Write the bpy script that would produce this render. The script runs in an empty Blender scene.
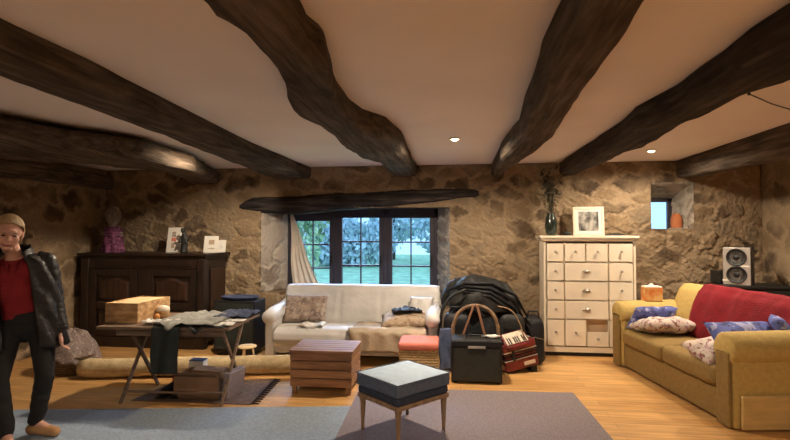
import bpy, bmesh, math, random
import numpy as np
from mathutils import Vector, Matrix, Euler, noise as mnoise
sc = bpy.context.scene
C = sc.collection
PI = math.pi
# ------------------------------------------------------------ camera
FPX = 500.0; TH = math.radians(7.4); PH = math.atan(12/500); EYE = 1.5
cam_d = bpy.data.cameras.new('camera'); cam = bpy.data.objects.new('camera', cam_d); C.objects.link(cam)
cam_d.sensor_width = 36; cam_d.lens = 36*FPX/790; cam_d.clip_start = .05; cam_d.clip_end = 200
cam.location = (0, 0, EYE); cam.rotation_euler = (PI/2+PH, 0, TH)
sc.camera = cam
# ------------------------------------------------------------ world, exposure
sc.view_settings.view_transform = 'Standard'; sc.view_settings.look = 'None'
sc.view_settings.gamma = 1; sc.view_settings.use_curve_mapping = False
sc.view_settings.exposure = 0.5
w = bpy.data.worlds.new('sky'); sc.world = w; w.use_nodes = True
bg = w.node_tree.nodes['Background']; bg.inputs[0].default_value = (.36, .64, 1.0, 1); bg.inputs[1].default_value = 1.5
# ------------------------------------------------------------ ceiling downlights plus assumed unseen fill spots
WARM = (1.0, .81, .60)
H = 2.40
LAMPS = [(-.047, 4.82, 185), (2.09, 5.80, 105), (-2.42, 4.95, 160), (3.05, 4.9, 90),
         (-.05, .9, 38), (2.2, 1.2, 24), (-2.7, 1.0, 20), (.1, -1.3, 75), (2.3, -1.3, 40), (-2.7, -1.3, 20)]  # this row: unseen spots added out of view as fill
for i, (x, y, p) in enumerate(LAMPS):
    l = bpy.data.lights.new('downlight_or_fill', 'SPOT'); l.energy = p; l.color = WARM; l.spot_size = math.radians(172); l.spot_blend = .45
    if i == 3: l.spot_size = math.radians(125); l.spot_blend = .6
    l.shadow_soft_size = .035
    o = bpy.data.objects.new('downlight_or_fill', l); C.objects.link(o); o.location = (x, y, H-.03)
# daylight portal in the window opening
pl = bpy.data.lights.new('window_portal', 'AREA'); pl.shape = 'RECTANGLE'; pl.size = 2.2; pl.size_y = 1.3
pl.cycles.is_portal = True
po = bpy.data.objects.new('window_portal', pl); C.objects.link(po); po.location = (-1.4, 7.35, 1.2); po.rotation_euler = (-PI/2, 0, 0)

dl = bpy.data.lights.new('sky_fill_lamp', 'AREA'); dl.shape = 'RECTANGLE'; dl.size = 3.0; dl.size_y = 1.6; dl.energy = 900; dl.color = (.50, .68, 1.0)  # added area lamp above the window outside, standing in for sky light
do = bpy.data.objects.new('sky_fill_lamp', dl); C.objects.link(do); do.location = (-1.4, 9.3, 3.3)
do.rotation_euler = (Vector((-1.4, 6.4, .9))-Vector((-1.4, 9.3, 3.3))).to_track_quat('-Z', 'Y').to_euler()

# ------------------------------------------------------------ pixel helpers (planning coordinates of the room)
Fv = Vector((-math.sin(TH)*math.cos(PH), math.cos(TH)*math.cos(PH), math.sin(PH)))
Rv = Vector((math.cos(TH), math.sin(TH), 0)); Uv = Rv.cross(Fv)
def ray(px, py): return Fv + Rv*((px-395)/FPX) + Uv*((220-py)/FPX)
def atz(px, py, z=0.0):
    d = ray(px, py); k = (z-EYE)/d.z; return Vector((0, 0, EYE))+d*k
def aty(px, py, Y):
    d = ray(px, py); k = Y/d.y; return Vector((0, 0, EYE))+d*k

# ------------------------------------------------------------ materials
def nt(name):
    m = bpy.data.materials.new(name); m.use_nodes = True
    t = m.node_tree; return m, t, t.nodes, t.links, t.nodes['Principled BSDF']
def mk(name, col, rough=.6, var=.15, scale=8, bump=.0, bscale=40, metal=0, stretch=(1, 1, 1), col2=None, spec=.4, sheen=0, emit=None, detail=4):
    m, t, N, L, b = nt(name)
    tc = N.new('ShaderNodeTexCoord'); mp = N.new('ShaderNodeMapping'); mp.inputs['Scale'].default_value = stretch
    L.new(tc.outputs['Object'], mp.inputs[0])
    nz = N.new('ShaderNodeTexNoise'); nz.inputs['Scale'].default_value = scale; nz.inputs['Detail'].default_value = detail
    L.new(mp.outputs[0], nz.inputs['Vector'])
    cr = N.new('ShaderNodeValToRGB'); L.new(nz.outputs[0], cr.inputs[0])
    c2 = col2 or tuple(min(1, c*(1+var)) for c in col); c1 = col if col2 else tuple(c*(1-var) for c in col)
    cr.color_ramp.elements[0].position = .35; cr.color_ramp.elements[1].position = .65
    cr.color_ramp.elements[0].color = (*c1, 1); cr.color_ramp.elements[1].color = (*c2, 1)
    L.new(cr.outputs[0], b.inputs['Base Color'])
    b.inputs['Roughness'].default_value = rough; b.inputs['Metallic'].default_value = metal
    b.inputs['Specular IOR Level'].default_value = spec
    if sheen: b.inputs['Sheen Weight'].default_value = sheen
    if bump:
        n2 = N.new('ShaderNodeTexNoise'); n2.inputs['Scale'].default_value = bscale; n2.inputs['Detail'].default_value = 5
        L.new(mp.outputs[0], n2.inputs['Vector'])
        bp = N.new('ShaderNodeBump'); bp.inputs['Strength'].default_value = bump; bp.inputs['Distance'].default_value = .02
        L.new(n2.outputs[0], bp.inputs['Height']); L.new(bp.outputs[0], b.inputs['Normal'])
    if emit:
        b.inputs['Emission Color'].default_value = (*emit[0], 1); b.inputs['Emission Strength'].default_value = emit[1]
    return m
def patch(name, base, cols, scale=14, rough=.8, thr=.55, bump=.2):
    """printed fabric: base cloth with blotches of other colours"""
    m, t, N, L, b = nt(name)
    tc = N.new('ShaderNodeTexCoord'); prev = None
    rgb = N.new('ShaderNodeRGB'); rgb.outputs[0].default_value = (*base, 1); prev = rgb.outputs[0]
    for i, c in enumerate(cols):
        mp = N.new('ShaderNodeMapping'); mp.inputs['Location'].default_value = (i*7.3, i*3.1, i*5)
        L.new(tc.outputs['Object'], mp.inputs[0])
        nz = N.new('ShaderNodeTexNoise'); nz.inputs['Scale'].default_value = scale*(1+.25*i); nz.inputs['Detail'].default_value = 3
        L.new(mp.outputs[0], nz.inputs['Vector'])
        r = N.new('ShaderNodeValToRGB'); r.color_ramp.elements[0].position = thr; r.color_ramp.elements[1].position = thr+.04
        L.new(nz.outputs[0], r.inputs[0])
        mx = N.new('ShaderNodeMixRGB'); L.new(r.outputs[0], mx.inputs[0]); L.new(prev, mx.inputs[1]); mx.inputs[2].default_value = (*c, 1)
        prev = mx.outputs[0]
    L.new(prev, b.inputs['Base Color']); b.inputs['Roughness'].default_value = rough
    return m
def stone_mat(name, stones, mortar, msize=1.0):
    m, t, N, L, b = nt(name)
    at = N.new('ShaderNodeAttribute'); at.attribute_name = 'stone'
    sp = N.new('ShaderNodeSeparateColor'); L.new(at.outputs['Color'], sp.inputs[0])
    cr = N.new('ShaderNodeValToRGB'); e = cr.color_ramp.elements
    while len(e) < len(stones): e.new(.5)
    for i, c in enumerate(stones): e[i].position = i/(len(stones)-1); e[i].color = (*c, 1)
    tc = N.new('ShaderNodeTexCoord')
    nz = N.new('ShaderNodeTexNoise'); nz.inputs['Scale'].default_value = 5; nz.inputs['Detail'].default_value = 8; L.new(tc.outputs['Object'], nz.inputs['Vector'])
    ad = N.new('ShaderNodeMath'); ad.operation = 'MULTIPLY_ADD'; ad.inputs[1].default_value = .55; L.new(nz.outputs[0], ad.inputs[0])
    sb = N.new('ShaderNodeMath'); sb.operation = 'SUBTRACT'; sb.inputs[1].default_value = .27; L.new(sp.outputs[0], sb.inputs[0]); L.new(sb.outputs[0], ad.inputs[2])
    L.new(ad.outputs[0], cr.inputs[0])
    nm = N.new('ShaderNodeTexNoise'); nm.inputs['Scale'].default_value = 3.2; nm.inputs['Detail'].default_value = 6; L.new(tc.outputs['Object'], nm.inputs['Vector'])
    rm = N.new('ShaderNodeMapRange'); rm.inputs[1].default_value = .38; rm.inputs[2].default_value = .56; rm.inputs[3].default_value = .35; L.new(nm.outputs[0], rm.inputs[0])
    mm = N.new('ShaderNodeMath'); mm.operation = 'MULTIPLY'; L.new(rm.outputs[0], mm.inputs[0]); L.new(sp.outputs[1], mm.inputs[1])
    mx = N.new('ShaderNodeMixRGB'); L.new(mm.outputs[0], mx.inputs[0]); mx.inputs[1].default_value = (*mortar, 1); L.new(cr.outputs[0], mx.inputs[2])
    L.new(mx.outputs[0], b.inputs['Base Color']); b.inputs['Roughness'].default_value = .9; b.inputs['Specular IOR Level'].default_value = .2
    n2 = N.new('ShaderNodeTexNoise'); n2.inputs['Scale'].default_value = 22; n2.inputs['Detail'].default_value = 8; L.new(tc.outputs['Object'], n2.inputs['Vector'])
    bp = N.new('ShaderNodeBump'); bp.inputs['Strength'].default_value = 1; bp.inputs['Distance'].default_value = .035
    L.new(n2.outputs[0], bp.inputs['Height']); L.new(bp.outputs[0], b.inputs['Normal'])
    return m
def beam_mat(name, dark, mid, light, axis=1):
    m, t, N, L, b = nt(name); tc = N.new('ShaderNodeTexCoord')
    def noise(scale, st, det=6, dist=0):
        mp = N.new('ShaderNodeMapping'); mp.inputs['Scale'].default_value = st; L.new(tc.outputs['Object'], mp.inputs[0])
        n = N.new('ShaderNodeTexNoise'); n.inputs['Scale'].default_value = scale; n.inputs['Detail'].default_value = det; n.inputs['Distortion'].default_value = dist
        L.new(mp.outputs[0], n.inputs['Vector']); return n.outputs[0]
    st = (9, .7, 9) if axis == 1 else (.7, 9, 9)
    g = noise(3, st, 9, .6); p = noise(2.2, (1, 1, 1), 6)
    a = N.new('ShaderNodeMath'); a.operation = 'MULTIPLY_ADD'; a.inputs[1].default_value = .75; L.new(g, a.inputs[0])
    q = N.new('ShaderNodeMath'); q.operation = 'MULTIPLY'; q.inputs[1].default_value = .35; L.new(p, q.inputs[0]); L.new(q.outputs[0], a.inputs[2])
    cr = N.new('ShaderNodeValToRGB'); e = cr.color_ramp.elements; e.new(.55); L.new(a.outputs[0], cr.inputs[0])
    e[0].position = .40; e[0].color = (*dark, 1); e[1].color = (*mid, 1); e[2].position = .72; e[2].color = (*light, 1)
    L.new(cr.outputs[0], b.inputs['Base Color']); b.inputs['Roughness'].default_value = .85; b.inputs['Specular IOR Level'].default_value = .15
    bp = N.new('ShaderNodeBump'); bp.inputs['Strength'].default_value = 1; bp.inputs['Distance'].default_value = .03
    L.new(a.outputs[0], bp.inputs['Height']); L.new(bp.outputs[0], b.inputs['Normal']); return m
def floor_mat():
    m, t, N, L, b = nt('oak_laminate')
    tc = N.new('ShaderNodeTexCoord')
    br = N.new('ShaderNodeTexBrick'); br.offset = .37; br.inputs['Scale'].default_value = 1
    br.inputs['Brick Width'].default_value = 1.2; br.inputs['Row Height'].default_value = .13; br.inputs['Mortar Size'].default_value = .0015
    br.inputs['Bias'].default_value = 0
    br.inputs['Color1'].default_value = (.56, .30, .10, 1); br.inputs['Color2'].default_value = (.72, .42, .16, 1); br.inputs['Mortar'].default_value = (.28, .14, .05, 1)
    L.new(tc.outputs['Object'], br.inputs['Vector'])
    mp = N.new('ShaderNodeMapping'); mp.inputs['Scale'].default_value = (1, 14, 1); L.new(tc.outputs['Object'], mp.inputs[0])
    nz = N.new('ShaderNodeTexNoise'); nz.inputs['Scale'].default_value = 2.2; nz.inputs['Detail'].default_value = 6; L.new(mp.outputs[0], nz.inputs['Vector'])
    cr = N.new('ShaderNodeValToRGB'); cr.color_ramp.elements[0].position = .3; cr.color_ramp.elements[1].position = .7
    cr.color_ramp.elements[0].color = (.62, .62, .62, 1); cr.color_ramp.elements[1].color = (1.1, 1.1, 1.1, 1); L.new(nz.outputs[0], cr.inputs[0])
    mx = N.new('ShaderNodeMixRGB'); mx.blend_type = 'MULTIPLY'; mx.inputs[0].default_value = 1
    L.new(br.outputs['Color'], mx.inputs[1]); L.new(cr.outputs[0], mx.inputs[2]); L.new(mx.outputs[0], b.inputs['Base Color'])
    b.inputs['Roughness'].default_value = .42; b.inputs['Specular IOR Level'].default_value = .4
    return m
def glass_mat():
    m = bpy.data.materials.new('window_glass'); m.use_nodes = True; t = m.node_tree; N = t.nodes; L = t.links
    N.remove(N['Principled BSDF']); out = N['Material Output']
    tr = N.new('ShaderNodeBsdfTransparent'); tr.inputs[0].default_value = (.93, .97, 1, 1); gl = N.new('ShaderNodeBsdfGlossy'); gl.inputs['Roughness'].default_value = .02
    fr = N.new('ShaderNodeFresnel'); fr.inputs[0].default_value = 1.35
    mx = N.new('ShaderNodeMixShader'); L.new(fr.outputs[0], mx.inputs[0]); L.new(tr.outputs[0], mx.inputs[1]); L.new(gl.outputs[0], mx.inputs[2]); L.new(mx.outputs[0], out.inputs[0])
    return m
MAT = dict(
    floor=floor_mat(), glass=glass_mat(),
    ceiling=mk('plaster', (.82, .75, .71), .95, .04, 1.2, .15, 6),
    stone=stone_mat('rubble_stone', [(.070, .050, .037), (.125, .088, .056), (.19, .132, .078), (.27, .19, .11), (.23, .18, .125)], (.33, .245, .155)),
    stone_jamb=stone_mat('jamb_stone', [(.16, .12, .09), (.30, .25, .2), (.42, .36, .30)], (.45, .40, .33)),
    stone_flat=mk('stone_plain', (.16, .10, .05), .9, .4, 3, .5, 8),
    beam=beam_mat('old_oak_beam', (.034, .025, .018), (.078, .058, .042), (.15, .115, .085)),
    beam_dark=beam_mat('dark_oak_beam', (.016, .013, .011), (.040, .031, .025), (.08, .062, .05)),
    lintel=beam_mat('lintel_oak', (.012, .010, .010), (.04, .034, .032), (.11, .09, .08), 0),
    black=mk('black_plastic', (.012, .012, .013), .45, .2, 10),
    amp=mk('black_vinyl', (.018, .018, .017), .5, .3, 60, .2, 200),
    grille=mk('grille_cloth', (.03, .032, .028), .8, .4, 120, .3, 300),
    silver=mk('brushed_silver', (.55, .52, .48), .35, .05, 10, metal=.6),
    steel=mk('steel', (.4, .38, .36), .3, .05, 10, metal=.9),
    frame=mk('window_frame_paint', (.045, .038, .05), .45, .1, 8),
    white=mk('white_paint', (.74, .66, .53), .45, .04, 5),
    whitein=mk('drawer_inside', (.52, .36, .22), .7, .1, 5),
    card=mk('white_card', (.75, .72, .66), .8, .03, 5),
    pine=mk('pine_box', (.36, .20, .08), .6, .25, 3, .1, 20, stretch=(2, 5, 9), col2=(.66, .43, .22)),
    pine_pale=mk('pine_pale', (.80, .62, .36), .6, .15, 3, stretch=(2, 12, 2)),
    slat=mk('acacia_slats', (.18, .085, .04), .5, .3, 3, .15, 20, stretch=(1, 10, 10), col2=(.36, .19, .09)),
    cupb=mk('dark_walnut', (.011, .007, .006), .38, .4, 3, .15, 10, stretch=(8, 8, 1), col2=(.030, .016, .011), spec=.5),
    cupb_panel=mk('walnut_panel', (.018, .009, .006), .4, .4, 3, .15, 10, stretch=(8, 8, 1), col2=(.055, .026, .015), spec=.5),
    tablewood=mk('grey_wood', (.12, .075, .05), .6, .3, 4, stretch=(1, 8, 8), col2=(.22, .15, .10)),
    stoolwood=mk('limed_wood', (.22, .135, .075), .55, .2, 6, stretch=(6, 6, 1), col2=(.34, .22, .13)),
    hoop=mk('bent_wood', (.12, .075, .045), .5, .3, 14, col2=(.30, .19, .11)),
    strut=mk('copper_wood', (.30, .15, .09), .45, .15, 8),
    leather=mk('cream_leather', (.63, .62, .61), .5, .06, 5, .25, 14, sheen=.1),
    tan=mk('tan_throw', (.46, .37, .27), .9, .1, 8, .3, 40),
    pillow_brown=patch('floral_brown', (.30, .23, .19), [(.42, .36, .31), (.20, .15, .14), (.40, .31, .24)], 14),
    pillow_tan=patch('floral_tan', (.42, .32, .22), [(.28, .19, .14), (.50, .42, .33)], 15),
    pillow_blue=patch('print_blue', (.10, .13, .40), [(.35, .37, .6), (.05, .06, .18)], 12),
    pillow_flor=patch('print_floral', (.58, .48, .42), [(.22, .08, .07), (.35, .22, .28), (.6, .55, .5)], 22, thr=.56),
    blanket=patch('patterned_blanket', (.20, .15, .13), [(.30, .25, .22), (.14, .10, .09)], 24),
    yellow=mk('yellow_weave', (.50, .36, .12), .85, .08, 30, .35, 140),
    olive=mk('olive_shade_cloth', (.24, .155, .05), .85, .1, 30, .35, 120),  # darker than the yellow: shade on seat and sofa front painted in
    yellow_lit=mk('yellow_ribbed_lit', (.60, .42, .17), .85, .1, 4, .5, 30, stretch=(1, 1, 8)),  # paler copy of the yellow: light on the lower arm side painted in
    red=mk('red_throw', (.19, .006, .013), .95, .15, 12, .3, 60),
    coral=mk('coral_cloth', (.66, .20, .145), .85, .05, 10, .2, 60),
    navy=mk('navy_cloth', (.035, .045, .075), .85, .15, 30, .2, 120),
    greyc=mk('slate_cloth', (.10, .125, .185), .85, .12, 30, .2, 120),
    greytop=mk('pale_blue_lit_cloth', (.50, .64, .80), .85, .06, 20, .2, 120),  # cool window light on the cushion top painted into its colour
    rug_grey=mk('grey_rug', (.27, .335, .42), .95, .14, 60, .3, 200),
    rug_mauve=mk('mauve_rug', (.225, .19, .205), .95, .14, 60, .3, 200),
    rug_brown=mk('brown_rug', (.13, .08, .055), .95, .25, 25, .3, 90),
    roll=mk('cream_rug_back', (.60, .47, .27), .95, .14, 14, .4, 60, col2=(.46, .34, .18)),
    fringe=mk('fringe', (.05, .035, .03), .95, .1, 20),
    cloth_grey=mk('grey_sheet', (.24, .24, .22), .85, .12, 6, .2, 30),
    cloth_blue=mk('blue_sheet', (.045, .06, .12), .7, .3, 9, .2, 30),
    cloth_green=mk('dark_green_cloth', (.018, .024, .022), .7, .3, 8, .2, 30),
    coat=mk('black_coat', (.008, .009, .012), .6, .3, 6, .6, 14),
    coat2=mk('olive_black_coat', (.016, .017, .016), .55, .3, 6, .6, 14),
    jeans=mk('blue_denim', (.09, .12, .22), .85, .15, 20),
    cardboard=mk('cardboard', (.24, .15, .09), .85, .15, 6),
    paper=mk('paper_white', (.72, .70, .66), .8, .03, 8),
    accred=mk('red_pearl', (.16, .015, .018), .3, .35, 20, spec=.6),
    ivory=mk('ivory_keys', (.70, .62, .50), .35, .05, 8),
    purple=mk('purple_cloth', (.08, .015, .05), .7, .4, 30, .3, 40, col2=(.22, .07, .16)),
    bronze=mk('bronze_head', (.22, .19, .16), .35, .3, 14, spec=.6),
    curtain=mk('cream_curtain', (.84, .76, .64), .9, .06, 6),
    terracotta=mk('terracotta', (.48, .16, .06), .8, .15, 8),
    glassgreen=mk('green_glazed', (.018, .028, .022), .2, .3, 8, spec=.7),
    dryplant=mk('dry_plant', (.07, .06, .035), .9, .3, 20),
    skin=mk('skin', (.56, .30, .22), .55, .06, 8),
    hair=mk('blonde_hair', (.36, .24, .12), .6, .25, 30, .4, 60, stretch=(6, 6, 1)),
    jacket=mk('black_leather_jacket', (.010, .008, .008), .45, .3, 8, .5, 18, spec=.35),
    sweater=mk('red_sweater', (.22, .012, .016), .9, .12, 10, .3, 80),
    trousers=mk('black_trousers', (.012, .010, .010), .85, .2, 10, .2, 30),
    shoe=mk('tan_slipper', (.40, .22, .10), .75, .1, 8),
    grass=mk('lawn_grass', (.40, .60, .36), .95, .25, 3),
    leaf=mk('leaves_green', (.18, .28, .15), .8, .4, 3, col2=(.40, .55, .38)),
    leaf_haze=mk('leaves_haze_pale', (.45, .56, .58), .8, .3, 1, col2=(.72, .80, .84)),  # distant haze painted into the leaf colour
    bark=mk('bark', (.12, .07, .05), .9, .3, 6),
    wicker=None, lampglow=mk('lamp_diffuser', (1, .9, .7), .5, 0, 1, emit=((1, .78, .5), 14)),
    orange=mk('orange_book', (.6, .16, .03), .5, .5, 12, col2=(.7, .45, .15)),
    lip=mk('lips', (.35, .1, .09), .5, .05, 8), eye=mk('eye_dark', (.03, .02, .02), .2, 0, 8),
)
def wicker_mat(name, c1, c2):
    m, t, N, L, b = nt(name)
    tc = N.new('ShaderNodeTexCoord')
    wv = N.new('ShaderNodeTexWave'); wv.bands_direction = 'Z'; wv.inputs['Scale'].default_value = 12; wv.inputs['Distortion'].default_value = 3.5
    wv.inputs['Detail'].default_value = 2; wv.inputs['Detail Scale'].default_value = 4; L.new(tc.outputs['Object'], wv.inputs['Vector'])
    cr = N.new('ShaderNodeValToRGB'); cr.color_ramp.elements[0].color = (*c1, 1); cr.color_ramp.elements[1].color = (*c2, 1); L.new(wv.outputs[0], cr.inputs[0])
    L.new(cr.outputs[0], b.inputs['Base Color']); b.inputs['Roughness'].default_value = .75
    bp = N.new('ShaderNodeBump'); bp.inputs['Strength'].default_value = .8; bp.inputs['Distance'].default_value = .02; L.new(wv.outputs[0], bp.inputs['Height']); L.new(bp.outputs[0], b.inputs['Normal'])
    return m
MAT['wicker'] = wicker_mat('seagrass_weave', (.34, .21, .08), (.66, .48, .24))
MAT['wickerdark'] = wicker_mat('willow_weave', (.07, .04, .02), (.2, .12, .06))

# ------------------------------------------------------------ mesh helpers
def NB(): return bmesh.new()
def obj(name, bm, mat, parent=None, smooth=False, kind=None, label=None):
    me = bpy.data.meshes.new(name); bmesh.ops.recalc_face_normals(bm, faces=bm.faces[:]) if bm.faces else None
    bm.to_mesh(me); bm.free()
    for m in (mat if isinstance(mat, (list, tuple)) else [mat]): me.materials.append(MAT[m] if isinstance(m, str) else m)
    if smooth:
        for p in me.polygons: p.use_smooth = True
    o = bpy.data.objects.new(name, me); C.objects.link(o); o.parent = parent
    if kind: o['kind'] = kind
    if label: o['label'] = label
    return o
def thing(name, label, cat, loc=(0, 0, 0), rz=0, group=None):
    o = bpy.data.objects.new(name, None); C.objects.link(o); o.empty_display_size = .1
    o.location = loc; o.rotation_euler = (0, 0, rz); o['label'] = label; o['category'] = cat
    if group: o['group'] = group
    return o
def tag(o, label, cat, group=None, kind=None, loc=None, rot=None):
    o['label'] = label; o['category'] = cat
    if group: o['group'] = group
    if kind: o['kind'] = kind
    if loc is not None: o.location = loc
    if rot is not None: o.rotation_euler = rot
    return o
def place(bm, geo, mtx): bmesh.ops.transform(bm, matrix=mtx, verts=geo)
def box(bm, x0, x1, y0, y1, z0, z1, bev=0, seg=2, mtx=None):
    t = bmesh.new(); bmesh.ops.create_cube(t, size=1)
    bmesh.ops.transform(t, matrix=Matrix.Translation(((x0+x1)/2, (y0+y1)/2, (z0+z1)/2)) @ Matrix.Diagonal((x1-x0, y1-y0, z1-z0, 1)), verts=t.verts)
    if bev: bmesh.ops.bevel(t, geom=t.edges[:], offset=min(bev, .499*min(x1-x0, y1-y0, z1-z0)), segments=seg, profile=.5, affect='EDGES')
    if mtx: bmesh.ops.transform(t, matrix=mtx, verts=t.verts)
    merge(bm, t); return bm
def merge(bm, t):
    me = bpy.data.meshes.new('tmp'); t.to_mesh(me); t.free(); bm.from_mesh(me); bpy.data.meshes.remove(me)
def bar(bm, a, b, wx, wy=None, bev=.002, up=Vector((0, 0, 1))):
    """rectangular bar from a to b"""
    a = Vector(a); b = Vector(b); wy = wy or wx; d = (b-a); L = d.length; z = d.normalized()
    u = up if abs(z.dot(up)) < .95 else Vector((0, 1, 0))
    x = u.cross(z).normalized(); y = z.cross(x)
    m = Matrix((x, y, z)).transposed().to_4x4(); m.translation = (a+b)/2
    return box(bm, -wx/2, wx/2, -wy/2, wy/2, -L/2, L/2, bev, 1, m)
def tube(bm, pts, r, n=10, caps=True, sq=1.0):
    pts = [Vector(p) for p in pts]; rs = r if isinstance(r, (list, tuple)) else [r]*len(pts)
    rings = []; prev = None
    for i, p in enumerate(pts):
        d = (pts[min(i+1, len(pts)-1)]-pts[max(i-1, 0)]).normalized()
        if prev is None:
            u = Vector((0, 0, 1)) if abs(d.z) < .9 else Vector((0, 1, 0)); x = u.cross(d).normalized()
        else: x = (prev - d*prev.dot(d)).normalized()
        y = d.cross(x); prev = x
        rings.append([bm.verts.new(p+(x*math.cos(2*PI*k/n)+y*math.sin(2*PI*k/n)*sq)*rs[i]) for k in range(n)])
    for a, b in zip(rings, rings[1:]):
        for k in range(n): bm.faces.new((a[k], a[(k+1) % n], b[(k+1) % n], b[k]))
    if caps: bm.faces.new(rings[0][::-1]); bm.faces.new(rings[-1])
    return bm
def lathe(bm, prof, n=24, c=(0, 0, 0), mtx=None):
    t = bmesh.new(); rings = []
    for r, z in prof:
        rings.append([t.verts.new((r*math.cos(2*PI*k/n), r*math.sin(2*PI*k/n), z)) for k in range(n)] if r > 1e-5 else [t.verts.new((0, 0, z))])
    for a, b in zip(rings, rings[1:]):
        for k in range(n):
            q = [a[k % len(a)], a[(k+1) % len(a)], b[(k+1) % len(b)], b[k % len(b)]]
            q2 = []
            for v in q:
                if v not in q2: q2.append(v)
            if len(q2) > 2: t.faces.new(q2)
    for rg in (rings[0], rings[-1]):
        if len(rg) > 2: t.faces.new(rg)
    bmesh.ops.transform(t, matrix=Matrix.Translation(c) @ (mtx or Matrix()), verts=t.verts); merge(bm, t); return bm
def ball(bm, c, r, mtx=None, seg=20):
    t = bmesh.new(); bmesh.ops.create_uvsphere(t, u_segments=seg, v_segments=seg//2+2, radius=1)
    r = (r, r, r) if not isinstance(r, (tuple, list)) else r
    bmesh.ops.transform(t, matrix=Matrix.Translation(c) @ (mtx or Matrix()) @ Matrix.Diagonal((*r, 1)), verts=t.verts); merge(bm, t); return bm
def grid(bm, fn, nu, nv, thick=0, wrap=False):
    """surface fn(u,v) -> point; with thickness it is a closed sheet"""
    V = [[Vector(fn(i/nu, j/nv)) for j in range(nv+1)] for i in range(nu+1)]
    top = [[bm.verts.new(p) for p in row] for row in V]
    for i in range(nu):
        for j in range(nv): bm.faces.new((top[i][j], top[i+1][j], top[i+1][j+1], top[i][j+1]))
    if thick:
        def nrm(i, j):
            a = V[min(i+1, nu)][j]-V[max(i-1, 0)][j]; b = V[i][min(j+1, nv)]-V[i][max(j-1, 0)]
            n = a.cross(b); return n.normalized() if n.length > 1e-9 else Vector((0, 0, 1))
        bot = [[bm.verts.new(V[i][j]-nrm(i, j)*thick) for j in range(nv+1)] for i in range(nu+1)]
        for i in range(nu):
            for j in range(nv): bm.faces.new((bot[i][j], bot[i][j+1], bot[i+1][j+1], bot[i+1][j]))
        for i in range(nu):
            bm.faces.new((top[i][0], bot[i][0], bot[i+1][0], top[i+1][0])); bm.faces.new((top[i][nv], top[i+1][nv], bot[i+1][nv], bot[i][nv]))
        for j in range(nv):
            bm.faces.new((top[0][j], top[0][j+1], bot[0][j+1], bot[0][j])); bm.faces.new((top[nu][j], bot[nu][j], bot[nu][j+1], top[nu][j+1]))
    return bm
def nz(x, y=0, z=0): return mnoise.noise(Vector((x, y, z)))
def rough(bm, amp, freq, seed=0.0):
    for v in bm.verts:
        p = v.co*freq + Vector((seed, seed*1.7, -seed)); v.co += mnoise.noise_vector(p)*amp
    return bm
def cushion(bm, sx, sy, t, mtx=None, n=22, wr=.012, seed=0, pinch=.10):
    """stuffed cushion lying flat, centre at origin"""
    tb = bmesh.new(); V = {}
    for s in (1, -1):
        for i in range(n+1):
            for j in range(n+1):
                u = -1+2*i/n; v = -1+2*j/n
                edge = i in (0, n) or j in (0, n)
                if edge and s == -1: V[s, i, j] = V[1, i, j]; continue
                k = 1-pinch*(1-abs(u*v)**.5*0-abs(u)*abs(v)) if True else 1
                x = u*(1-pinch*(1-v*v)*abs(u)**2*.6); y = v*(1-pinch*(1-u*u)*abs(v)**2*.6)
                h = (max(0, 1-u**4)*max(0, 1-v**4))**.5
                z = s*t/2*h + (wr*nz(u*2.2+seed, v*2.2, s) if not edge else wr*.5*nz(u*2+seed, v*2))
                V[s, i, j] = tb.verts.new((x*sx/2, y*sy/2, z))
        for i in range(n):
            for j in range(n): tb.faces.new((V[s, i, j], V[s, i+1, j], V[s, i+1, j+1], V[s, i, j+1]))
    if mtx: bmesh.ops.transform(tb, matrix=mtx, verts=tb.verts)
    merge(bm, tb); return bm
def caps(bm, p0, r0, p1, r1, n=14):
    """tapered capsule"""
    p0 = Vector(p0); p1 = Vector(p1); d = (p1-p0)
    ball(bm, p0, r0, seg=n); ball(bm, p1, r1, seg=n)
    if d.length > 1e-4: tube(bm, [p0, p1], [r0, r1], n)
    return bm
def fuse(bm, voxel=.01, smooth=4, fac=.5):
    """merge overlapping shapes into ONE continuous skin"""
    me = bpy.data.meshes.new('t'); bm.to_mesh(me); bm.free(); o = bpy.data.objects.new('t', me); C.objects.link(o)
    r = o.modifiers.new('r', 'REMESH'); r.mode = 'VOXEL'; r.voxel_size = voxel
    s = o.modifiers.new('s', 'SMOOTH'); s.factor = fac; s.iterations = smooth
    dg = bpy.context.evaluated_depsgraph_get(); e = o.evaluated_get(dg).to_mesh()
    b2 = bmesh.new(); b2.from_mesh(e); o.evaluated_get(dg).to_mesh_clear(); bpy.data.objects.remove(o); bpy.data.meshes.remove(me)
    return b2
def T(x=0, y=0, z=0): return Matrix.Translation((x, y, z))
def R(a, ax): return Matrix.Rotation(math.radians(a), 4, ax)

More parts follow.
